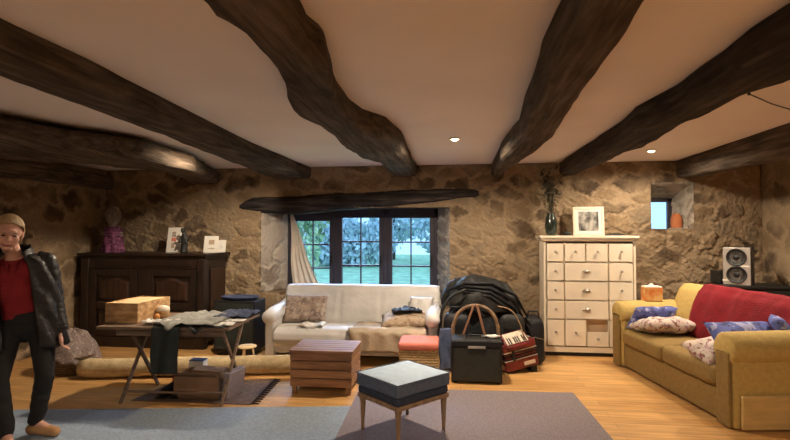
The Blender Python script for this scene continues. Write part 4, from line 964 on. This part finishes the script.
# ============================================================ BASKET AND BLANKET at the left
p = atz(71, 378); t = thing('wicker_basket', 'low dark wicker basket left of the rolled rug, beneath a patterned blanket', 'basket', (p.x-.16, p.y+.22, 0))
b = NB(); lathe(b, [(0, 0), (.19, 0), (.215, .06), (.225, .15), (.235, .18), (.215, .18), (.20, .06), (0, .02)], 36); obj('bowl', b, 'wickerdark', t, True)
b = NB(); tube(b, [(.228*math.cos(a), .228*math.sin(a), .182) for a in [k*2*PI/36 for k in range(37)]], .013, 8, caps=False); obj('rim', b, 'wickerdark', t, True)
def blf(u, v):
    a = u*2*PI; r = .03+.235*v**.8; z = .46-.22*v**1.6-.12*max(0, v-.75)*2
    return (r*math.cos(a)*(1+.1*math.sin(a*3)), r*math.sin(a), z+.03*nz(math.cos(a)*2, math.sin(a)*2, v*4)+.014*math.sin(a*9+v*4)*v-.10*math.cos(a)*v)
b = NB(); grid(b, blf, 70, 20, .012); ball(b, (0, 0, .33), (.13, .13, .13)); o = obj('patterned_blanket', b, 'blanket', smooth=True); tag(o, 'grey-brown patterned blanket heaped on the wicker basket behind the person', 'blanket', loc=(p.x-.15, p.y+.22, 0)); o.scale = (.92, .92, .95)
# ============================================================ DARK SIDE CABINET + TRAY behind the table
p = aty(240, 300, 5.95); t = thing('side_cabinet', 'narrow black cabinet between the walnut cupboard and the cream sofa', 'cabinet', (p.x, 5.95, 0))
b = NB(); box(b, -.26, .26, -.16, .18, .05, .66, .006); obj('body', b, 'black', t)
b = NB(); box(b, -.24, .24, -.17, -.16, .08, .63, .004); obj('door', b, 'cloth_green', t)
b = NB(); box(b, -.22, .22, -.12, .14, 0, .05, .004); obj('plinth', b, 'black', t)
b = NB(); lathe(b, [(0, .0), (.20, .0), (.24, .03), (.245, .04), (.235, .035), (.195, .012), (0, .012)], 32); o = obj('oval_tray', b, 'cloth_blue', smooth=True); tag(o, 'shallow dark tray on top of the black side cabinet', 'tray', loc=(p.x, 5.96, .662)); o.scale = (1, .65, 1)
p = atz(245, 366); t = thing('plant_stool', 'small low stool with pale round top behind the right legs of the folding table', 'stool', (p.x-.02, p.y+.10, 0))
b = NB(); lathe(b, [(0, .185), (.10, .185), (.105, .195), (.10, .205), (0, .205)], 24); obj('seat', b, 'pine_pale', t, True)
for k in range(3):
    a = k*2*PI/3+.3; b = NB(); tube(b, [(.09*math.cos(a), .09*math.sin(a), 0.003), (.06*math.cos(a), .06*math.sin(a), .186)], .012, 8); obj('leg', b, 'pine_pale', t, True)
# ============================================================ SLATTED BOX
p = atz(289, 393); t = thing('slatted_chest', 'reddish-brown slatted wooden box standing before the cream sofa', 'chest', (-1.275, 4.52, 0), .02)
hw = .29; dp = .42; zz = [.075, .155, .235, .315]; 
for s in (-1, 1):
    for y in (0.02, dp-.02):
        b = NB(); box(b, s*(hw-.035)-.02, s*(hw-.035)+.02, y-.02 if y < .1 else y-.02, y+.02, 0, .385, .003); obj('leg', b, 'slat', t)
for z in zz:
    b = NB(); box(b, -hw, hw, -.018, .0, z, z+.072, .004); obj('front_slat', b, 'slat', t)
    b = NB(); box(b, -hw, hw, dp, dp+.018, z, z+.072, .004); obj('back_slat', b, 'slat', t)
    for s in (-1, 1):
        b = NB(); box(b, s*(hw-.009)-.009, s*(hw-.009)+.009, .0, dp, z, z+.072, .004); obj('side_slat', b, 'slat', t)
b = NB(); box(b, -hw+.02, hw-.02, .0, dp, .07, .085, .002); obj('bottom_board', b, 'slat', t)
for k in range(6):
    y0 = -.028+k*(dp+.056)/6; b = NB(); box(b, -hw-.012, hw+.012, y0, y0+(dp+.056)/6-.009, .388, .408, .004); obj('top_slat', b, 'slat', t)
# ============================================================ SEAGRASS OTTOMAN
t = thing('woven_ottoman', 'square seagrass pouf with coral cushion top before the cream sofa', 'ottoman', (-.42, 5.05, 0), .03)
b = NB(); soft(b, -.20, .20, -.02, .38, 0.0, .31, .03, n=.004); o = obj('woven_base', b, 'wicker', t, True)
for v in o.data.vertices: v.co.z = max(0, v.co.z)
b = NB(); soft(b, -.205, .205, -.03, .385, .31, .385, .03, n=.003); obj('seat_pad', b, 'coral', t, True)
# ============================================================ FOOTSTOOL
def cg(xc, Z): return Vector((0, 0, 0))+Vector((Rv.x*xc-math.sin(TH)*Z, Rv.y*xc+math.cos(TH)*Z, 0))
Lc, Fc, Rc, Bc = cg(-.289, 3.807), cg(.028, 3.479), cg(.407, 3.81), cg(.10, 4.13)
cen = (Lc+Fc+Rc+Bc)/4; e1 = (Rc-Fc).normalized(); fang = math.atan2(e1.y, e1.x)
t = thing('footstool', 'upholstered footstool with slate-blue stacked cushion and pale carved legs', 'footstool', (cen.x, cen.y, .0145), fang)
a1, a2 = .258, .232
b = NB(); box(b, -a1, a1, -a2, a2, .243, .275, .006)
obj('seat_frame', b, 'stoolwood', t)
for sx in (-1, 1):
    for sy in (-1, 1):
        b = NB(); lathe(b, [(.011, 0), (.014, .02), (.0125, .03), (.020, .19), (.024, .205), (.019, .215), (.026, .225), (.026, .245)], 14, (sx*(a1-.03), sy*(a2-.03), 0))
        obj('leg', b, 'stoolwood', t, True)
b = NB(); soft(b, -a1+.002, a1-.002, -a2+.002, a2-.002, .275, .335, .018, n=.002); obj('upholstery', b, 'navy', t, True)
def pad(u, v): return 0
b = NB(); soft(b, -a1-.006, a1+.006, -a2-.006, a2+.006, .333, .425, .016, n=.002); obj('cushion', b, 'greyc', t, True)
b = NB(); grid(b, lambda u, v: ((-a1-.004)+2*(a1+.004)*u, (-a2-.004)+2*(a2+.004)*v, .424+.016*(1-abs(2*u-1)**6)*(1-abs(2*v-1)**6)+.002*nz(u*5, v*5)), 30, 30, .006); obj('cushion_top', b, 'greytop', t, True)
tb = NB(); tube(tb, [(x*(a1+.006), y*(a2+.006), .426) for x, y in ((-1, -1), (0, -1), (1, -1), (1, 0), (1, 1), (0, 1), (-1, 1), (-1, 0), (-1, -1))], .005, 6); obj('piping', tb, 'greyc', t, True)
# ============================================================ AMPLIFIER
t = thing('amplifier', 'black box amplifier with a small white badge on the floor', 'amplifier', (.16, 5.02, 0), .0)
b = NB(); box(b, -.25, .25, .02, .30, .012, .43, .012, 3); obj('cabinet', b, 'amp', t)
b = NB(); box(b, -.225, .225, -.002, .022, .03, .355, .004); obj('grille', b, 'grille', t)
b = NB(); box(b, -.245, .245, -.004, .02, .365, .42, .006); obj('control_panel', b, 'black', t)
b = NB(); box(b, -.085, .085, -.009, -.003, .352, .376, .002); obj('badge', b, 'silver', t)
b = NB(); tube(b, [(-.10, .16, .43), (-.09, .16, .452), (.09, .16, .452), (.10, .16, .43)], .010, 8); obj('handle', b, 'black', t, True)
for sx in (-1, 1):
    for y in (.05, .27): b = NB(); lathe(b, [(.018, 0), (.018, .012), (0, .012)], 12, (sx*.21, y, 0)); obj('foot', b, 'black', t)
# bent wood frame standing behind the amplifier
t = thing('bent_wood_frame', 'arched bent-wood hoop with two straight struts rising behind the amplifier', 'frame', (.16, 5.40, 0))
b = NB(); hp = [(-.235, 0, .0), (-.24, 0, .35), (-.235, 0, .50)]+[(-.225*math.cos(a), 0, .50+.22*math.sin(a)) for a in [k*PI/16 for k in range(1, 16)]]+[(.235, 0, .50), (.24, 0, .35), (.235, 0, 0)]
tube(b, hp, .020, 10); obj('hoop', b, 'hoop', t, True)
for s in (-1, 1):
    b = NB(); bar(b, (s*.13-.02, -.035, .0), (s*.13-.02, -.035, .36), .026, .02); bar(b, (s*.13-.02, -.035, .36), (s*.015, -.035, .735), .026, .02); obj('strut', b, 'strut', t)
b = NB(); bar(b, (-.24, 0, .40), (.24, 0, .40), .03, .02); obj('cross_rail', b, 'coat2', t)
b = NB(); ball(b, (.02, -.08, .0), (.055, .04, .02), seg=14); rough(b, .01, 25); tube(b, [(-.09, -.06, .0), (.02, -.07, .008), (.1, -.05, -.003)], .010, 6); tag(obj('white_cable_tie', b, 'paper', smooth=True), 'small crumpled white wrapper on the top of the amplifier', 'wrapper', loc=(.30, 5.24, .445))
# ============================================================ COATS AND BAGS
def mound(name, label, c, rx, ry, h, seed, mat, z0=.0, fold=.03, cat='coat', tilt=0, ph=(0, 2*PI)):
    def f(u, v):
        a = ph[0]+(ph[1]-ph[0])*u; e = v*PI/2
        k = (math.sin(e))**.75; z = z0+h*(math.cos(e)**.8)
        w = fold*math.sin(a*8+3*nz(a, v*2, seed)+v*2.5)*v+fold*1.6*nz(math.cos(a)*2.5+seed, math.sin(a)*2.5, v*3)
        x = (rx*k+w)*math.cos(a); y = (ry*k+w*.7)*math.sin(a)
        return (x, y, max(.006, z+.035*nz(x*7, y*7, seed)+.02*nz(x*15, y*15, z*15)+tilt*x))
    b = NB(); grid(b, f, 96, 34, .012); o = obj(name, b, mat, smooth=True); tag(o, label, cat, 'black coats and bags heaped beside the cream sofa', loc=c); return o
mound('dark_coat', 'big black coat covering the heap between the cream sofa and the chest', (.28, 5.98, 0), .42, .34, .90, 2, 'coat', fold=.035)
mound('dark_coat', 'olive-black coat draped across the top of the heap', (.24, 5.93, .60), .43, .30, .37, 5, 'coat2', fold=.025, tilt=-.12)
# folded jacket collar on the very top, towards the window
b = NB()
for k in range(4):
    tube(b, [(-.40+.05*k, -.16+.02*k, .82-.05*k), (-.18, -.24, .93-.035*k), (.10, -.26, .93-.05*k), (.36, -.22, .80-.07*k), (.50, -.16, .55-.09*k)], [.02, .035, .038, .03, .02], 8, sq=.6)
rough(b, .02, 9); tag(obj('backpack_strap', b, 'coat', smooth=True), 'broad black bag straps curving over the front of the heap', 'bag', 'black coats and bags heaped beside the cream sofa', loc=(.24, 5.92, .0))
for k, (pts_, lab) in enumerate([
    ([(-.36, -.30, .50), (-.28, -.36, .66), (-.10, -.40, .70), (.02, -.42, .58)], 'thin dark strap looping over the left side of the heap'),
    ([(.16, -.40, .70), (.30, -.42, .66), (.40, -.42, .50), (.44, -.44, .30)], 'grey-brown strap falling down the right side of the heap'),
    ([(-.46, -.30, .40), (-.44, -.34, .62), (-.34, -.32, .78), (-.18, -.30, .86)], 'long black strap rising from the sofa armrest to the top of the heap')]):
    b = NB(); P_ = [Vector(q_) for q_ in pts_]; Q_ = []
    for i in range(len(P_)-1):
        for j in range(6):
            f = j/6; a0 = P_[max(i-1, 0)]; a1_ = P_[i]; a2_ = P_[i+1]; a3 = P_[min(i+2, len(P_)-1)]
            Q_.append(.5*((2*a1_)+(a2_-a0)*f+(2*a0-5*a1_+4*a2_-a3)*f*f+(3*a1_-a0-3*a2_+a3)*f**3))
    Q_.append(P_[-1]); tube(b, Q_, .017, 8, sq=.4); tag(obj('bag_strap', b, 'stoolwood' if k == 1 else 'coat2', smooth=True), lab, 'strap', 'black coats and bags heaped beside the cream sofa', loc=(.24, 5.92, 0))
# soft black gig bags left and right of the amplifier
def bag(name, label, c, sx, sy, h, mat, rz=0, seed=0, cat='bag'):
    b = NB(); soft(b, -sx/2, sx/2, -sy/2, sy/2, 0, h, min(sx, sy)*.35, 5, .02, seed)
    t = thing(name, label, cat, c, rz, 'black coats and bags heaped beside the cream sofa')
    o = obj('bag_body', b, mat, t, True)
    for v in o.data.vertices: v.co.z = max(.001, v.co.z); k = v.co.z/h; v.co.x *= 1-.18*k; v.co.y *= 1-.25*k
    b = NB(); tube(b, [(-sx*.25, -sy*.1, h-.03), (-sx*.2, -sy*.1, h+.05), (sx*.2, -sy*.1, h+.05), (sx*.25, -sy*.1, h-.03)], .011, 8); obj('handle', b, mat, t, True)
    b = NB(); tube(b, [(-sx*.36, -sy*.46, h*.55), (0, -sy*.52, h*.6), (sx*.36, -sy*.46, h*.55)], .005, 6); obj('zip', b, 'steel', t, True)
    return t
bag('black_bag', 'upright black bag squeezed between the woven ottoman and the amplifier', (-.04, 5.62, 0), .34, .26, .62, 'coat', .1, 3)
bag('black_bag', 'black bag standing between the amplifier and the red accordion', (.56, 5.74, 0), .34, .28, .60, 'coat2', -.1, 6)
bag('black_bag', 'black bag leaning by the chest of drawers behind the red accordion', (.83, 5.95, 0), .26, .34, .54, 'coat', 0, 9)
b = NB(); grid(b, lambda u, v: (-.07+.14*u+.01*math.sin(v*8), -.02*math.sin(u*PI*2+v), .02+.44*v), 14, 24, .02); tag(obj('blue_jeans', b, 'jeans', smooth=True), 'strip of blue denim hanging left of the amplifier', 'jeans', loc=(-.16, 5.44, 0), rot=(0, 0, .1))
# ============================================================ RED ACCORDION
p = atz(521, 374); t = thing('red_accordion', 'red pearl piano accordion lying on its bellows beside the amplifier', 'accordion', (p.x+.03, p.y+.05, 0.01), math.radians(20))
tl = R(-11, 'Y')
def abox(b, *a, **k): box(b, *a, mtx=tl, **k)
b = NB(); abox(b, -.19, .19, -.02, .20, .04, .15, bev=.012, seg=3); obj('bass_body', b, 'accred', t)
for k in range(5):
    b = NB(); abox(b, -.182, .182, -.012, .192, .153+.017*k, .165+.017*k, bev=.003); obj('bellows_fold', b, 'accred' if k % 2 else 'black', t)
b = NB(); abox(b, -.192, .192, -.024, .204, .148, .156, bev=.002); obj('silver_trim', b, 'silver', t)
b = NB(); abox(b, -.192, .192, -.024, .204, .236, .245, bev=.002); obj('silver_trim', b, 'silver', t)
b = NB(); abox(b, -.19, .19, -.02, .20, .245, .33, bev=.014, seg=3); obj('treble_body', b, 'accred', t)
kb = T(-.085, .035, .335) @ R(-12, 'Y') @ R(38, 'X') @ R(-90, 'Z') @ T(0, -.09, 0) @ Matrix.Diagonal((1, 1.12, 1, 1))
b = NB(); box(b, -.10, .09, -.03, .21, -.05, .012, .004, mtx=kb); obj('keyboard_base', b, 'accred', t)
for k in range(10):
    b = NB(); box(b, -.085, .06, -.016+k*.0215, .0035+k*.0215, .012, .024, .002, mtx=kb); obj('white_key', b, 'ivory', t)
for k in (0, 1, 3, 4, 5, 7, 8):
    b = NB(); box(b, -.02, .06, -.001+k*.0215, .009+k*.0215, .024, .034, .002, mtx=kb); obj('black_key', b, 'black', t)
b = NB(); box(b, .10, .17, .04, .14, .336, .340, .001, mtx=tl); obj('grille_plate', b, 'silver', t)
b = NB(); abox(b, .02, .15, -.0235, -.02, .07, .11, bev=.001); obj('maker_plate', b, 'ivory', t)
b = NB(); abox(b, -.10, -.07, -.030, -.02, .14, .25, bev=.003); obj('bellows_strap', b, 'black', t)
b = NB(); box(b, -.19, -.10, .01, .18, -.008, .02, .003); obj('rubber_feet', b, 'black', t)
b = NB(); box(b, .10, .17, .01, .18, -.008, .065, .003); obj('rubber_feet', b, 'black', t)

# ============================================================ THE PERSON
px0 = cg(-2.68, 3.65)
t = thing('person', 'smiling person in a black jacket, red sweater and black trousers stepping onto the grey rug', 'person', (px0.x, px0.y, .0085), TH+math.radians(27))
ya_ = -.0
HC = Vector((-.105, -.05, 1.475))   # head centre
HM = T(*HC) @ R(12, 'Z') @ R(14, 'X') @ R(5, 'Y') @ Matrix.Scale(1.07, 4)
def hp(x, y, z): return HM @ Vector((x, y, z))
b = NB()
# skull, jaw, cheeks, nose, ears
def hb(c, r): ball(b, (0, 0, 0), r, mtx=HM @ T(*c), seg=20)
hb((0, .012, .030), (.074, .092, .092)); hb((0, -.028, -.030), (.058, .058, .065)); hb((0, -.046, -.078), (.032, .034, .026))
hb((.034, -.050, -.020), (.028, .028, .026)); hb((-.034, -.050, -.020), (.028, .028, .026))
hb((0, -.078, .035), (.045, .018, .02)); hb((0, -.088, -.004), (.010, .017, .026)); hb((0, -.097, -.016), (.014, .013, .010)); hb((0, -.078, -.050), (.025, .014, .012))
for s in (-1, 1): hb((s*.076, .012, -.002), (.010, .020, .031))
# neck, torso
NK = Vector((-.085, .01, 1.33)); CH = Vector((-.065, .02, 1.17)); WA = Vector((-.02, .015, .98)); HP = Vector((.0, .01, .84))
caps(b, hp(0, .025, -.04), .052, NK, .055); caps(b, NK, .055, (-.08, .02, 1.27), .065)
for c, r in (((-.065, .02, 1.20), (.15, .095, .12)), ((-.055, .01, 1.08), (.14, .10, .13)), ((-.02, .015, .98), (.125, .09, .12)), ((.0, .015, .86), (.15, .105, .12))): ball(b, c, r)
SR = Vector((.115, .02, 1.285)); SL = Vector((-.255, .02, 1.285))
ER = Vector((.165, .03, .99)); EL = Vector((-.325, .05, .99)); WR = Vector((.215, -.03, .765)); WL = Vector((-.36, -.05, .775))
for S, E_, Wv in ((SR, ER, WR), (SL, EL, WL)):
    caps(b, (-.07+(S.x+.07)*.5, .02, 1.275), .055, S, .05); caps(b, S, .050, E_, .038); caps(b, E_, .038, Wv, .026)
# legs
def leg(hip, knee, ank, toe):
    caps(b, hip, .078, knee, .048); caps(b, knee, .047, Vector(knee).lerp(ank, .35), .048); caps(b, Vector(knee).lerp(ank, .35), .047, ank, .034); caps(b, ank, .034, Vector(toe)+Vector((0, 0, .012)), .024)
hR, kR, aR, tR = (.085, .02, .83), (.125, -.05, .45), (.065, .03, .095), (.17, -.04, .03)
hL, kL, aL, tL = (-.10, .02, .83), (-.135, -.10, .46), (-.075, -.16, .095), (-.02, -.30, .03)
leg(hR, kR, aR, tR); leg(hL, kL, aL, tL)
# hands: palm, four unequal curled fingers, thumb from the side of the palm
def hand(Wv, s, dirx):
    W_ = Vector(Wv); dn = Vector((.08*s, -.12, -1)).normalized(); sd = Vector((0, -1, .12)).normalized(); nrm = dn.cross(sd)
    pal = W_+dn*.05
    for k in range(4): caps(b, W_+dn*.012+sd*(.006*(k-1.5)), .018, W_+dn*.085+sd*(.017*(1.5-k)), .0135, 10)
    for k, L in enumerate((.066, .076, .070, .054)):
        r0 = W_+dn*.088+sd*(.0185*(1.5-k)); c1 = (dn*.93-nrm*.30*s).normalized(); c2 = (dn*.70-nrm*.72*s).normalized(); c3 = (dn*.35-nrm*.93*s).normalized()
        p1 = r0+c1*L*.45; p2 = p1+c2*L*.32; p3 = p2+c3*L*.25
        caps(b, r0, .0095, p1, .009, 10); caps(b, p1, .009, p2, .008, 10); caps(b, p2, .008, p3, .0072, 10)
    th0 = W_+dn*.03+sd*.026; th1 = th0+(dn*.75+sd*.62).normalized()*.036; th2 = th1+(dn*.93+sd*.15-nrm*.25*s).normalized()*.030
    caps(b, th0, .013, th1, .011, 10); caps(b, th1, .011, th2, .009, 10)
hand(WR, 1, 1); hand(WL, -1, -1)
obj('body', fuse(b, .0052, 3, .5), 'skin', t, True)
# face details
b = NB(); ball(b, (0, 0, 0), (.028, .006, .005), mtx=HM @ T(0, -.0915, -.050)); 
for s in (-1, 1): caps(b, hp(s*.018, -.0925, -.050), .004, hp(s*.030, -.083, -.042), .003, 8)
obj('mouth', b, 'lip', t, True)
for s in (-1, 1):
    b = NB(); ball(b, (0, 0, 0), (.0125, .007, .006), mtx=HM @ T(s*.030, -.086, .012) @ R(s*-6, 'Y')); obj('eye', b, 'eye', t, True)
    b = NB(); ball(b, (0, 0, 0), (.018, .006, .0035), mtx=HM @ T(s*.031, -.092, .033) @ R(s*8, 'Y')); obj('eyebrow', b, 'hair', t, True)
# hair: cap over the skull, pulled back in a low knot
def hairf(u, v):
    a = u*2*PI; e = v
    front = max(0, -math.sin(a)); lim = 1.85-.92*front**.7-.15*abs(math.cos(a))*0
    th = e*lim; r = (.081+.004*math.sin(a*11)*e, .100, .101)
    x = r[0]*math.sin(th)*math.cos(a); y = r[1]*math.sin(th)*math.sin(a); z = r[2]*math.cos(th)
    return HM @ Vector((x+.002*nz(x*60, z*60), y+.014, z+.030+.002*nz(a*6, v*8)))
b = NB(); grid(b, hairf, 60, 22, .006); ball(b, (0, 0, 0), (.035, .035, .035), mtx=HM @ T(0, .115, .01)); caps(b, hp(.070, .0, .0), .010, hp(.072, .005, -.055), .006, 8)
obj('hair', b, 'hair', t, True)
# sweater with turned collar
b = NB()
for c, r in (((-.065, .02, 1.19), (.160, .108, .125)), ((-.055, .008, 1.07), (.152, .115, .14)), ((-.025, .012, .96), (.140, .108, .13)), ((-.01, .012, .87), (.150, .115, .075))): ball(b, c, r)
for S in (SR, SL): caps(b, (-.07+(S.x+.07)*.45, .02, 1.262), .060, S, .055)
bb = fuse(b, .009, 4)
obj('sweater', bb, 'sweater', t, True)
b = NB()
for s in (-1, 1):
    grid(b, lambda u, v: (-.082+s*(.014+.060*u), -.066-.030*(1-u)+.095*u*u*.9-.006*v, 1.318-.058*v*(1-.2*u)-.052*(1-u)), 10, 6, .006)
obj('collar', b, 'sweater', t, True)
# trousers
b = NB(); ball(b, (0, .015, .86), (.162, .122, .10)); ball(b, (0, .015, .80), (.155, .12, .09))
for h_, k_, a_ in ((hR, kR, aR), (hL, kL, aL)):
    h_, k_, a_ = Vector(h_), Vector(k_), Vector(a_)
    caps(b, h_, .092, k_, .062); m_ = k_.lerp(a_, .4); caps(b, k_, .062, m_, .060); caps(b, m_, .060, a_+Vector((0, 0, .025)), .052)
bb = fuse(b, .010, 4)
for v in bb.verts:
    if v.co.z < .42: v.co += Vector((nz(v.co.z*14, 1), nz(v.co.z*14, 5), 0))*.012
    if v.co.z < .05: v.co.z = .05
obj('trousers', bb, 'trousers', t, True)
# slippers
for a_, q_ in ((aR, tR), (aL, tL)):
    a_, q_ = Vector(a_), Vector(q_); d_ = (q_-a_); d_.z = 0; d_.normalize(); hl = a_-d_*.035
    b = NB(); caps(b, (hl.x, hl.y, .045), .040, (hl.x+d_.x*.09, hl.y+d_.y*.09, .048), .040); e_ = hl+d_*.22; caps(b, (hl.x+d_.x*.09, hl.y+d_.y*.09, .045), .041, (e_.x-d_.x*.03, e_.y-d_.y*.03, .036), .036)
    bb = fuse(b, .007, 3)
    for v in bb.verts: v.co.z = max(.001, v.co.z)
    obj('slipper', bb, 'shoe', t, True)
# open jacket: shell around the torso with the front left open, sleeves, collar
def jk(u, v):
    a0 = -PI/2+.40; a = a0+(2*PI-.86)*u      # opening faces the camera
    z = 1.345-.68*v
    sh = min(1, v/.12)
    rx = (.115+.095*sh**.6)*(1+.02*v)+.035*v; ry = (.085+.045*sh**.6)+.035*v
    cx = -.072+.075*v; fold = .008*math.sin(a*9+z*22)+.016*nz(math.cos(a)*2, z*6, math.sin(a)*2)
    return (cx+(rx+fold)*math.cos(a), .02+(ry+fold)*math.sin(a), z+.012*math.sin(a*3)*v-.02*abs(math.cos(a))*(1-sh))
b = NB(); grid(b, jk, 90, 44, .012); obj('jacket', b, 'jacket', t, True)
for S, E_, Wv in ((SR, ER, WR), (SL, EL, WL)):
    sg = 1 if S.x > 0 else -1; b = NB()
    pts = [S+Vector((-.060*sg, 0, .018)), S+Vector((0, 0, -.005)), S.lerp(E_, .35), S.lerp(E_, .7), E_, E_.lerp(Wv, .3), E_.lerp(Wv, .6), E_.lerp(Wv, .9), E_.lerp(Wv, 1.0)]
    P2, R2 = [], []
    rr = [.052, .064, .068, .064, .062, .058, .054, .050, .047]
    for i in range(len(pts)-1):
        for k in range(5): f = k/5; P2.append(pts[i].lerp(pts[i+1], f)); R2.append((rr[i]*(1-f)+rr[i+1]*f)*(1+.05*math.sin((i*5+k)*1.9)))
    P2.append(pts[-1]); R2.append(rr[-1]); tube(b, P2, R2, 20); rough(b, .008, 16); obj('sleeve', b, 'jacket', t, True)
# standing jacket collar, open at the throat
def colf(u, v):
    a = -PI/2+.62+(2*PI-1.24)*u; fr = max(0, -math.sin(a))
    r = .082+.030*v+.03*fr
    return (-.082+r*1.05*math.cos(a), .018+r*.95*math.sin(a)-.012*fr, 1.395-.075*v-.055*fr+.006*math.sin(a*7))
b = NB(); grid(b, colf, 50, 8, .012); obj('jacket_collar', b, 'jacket', t, True)
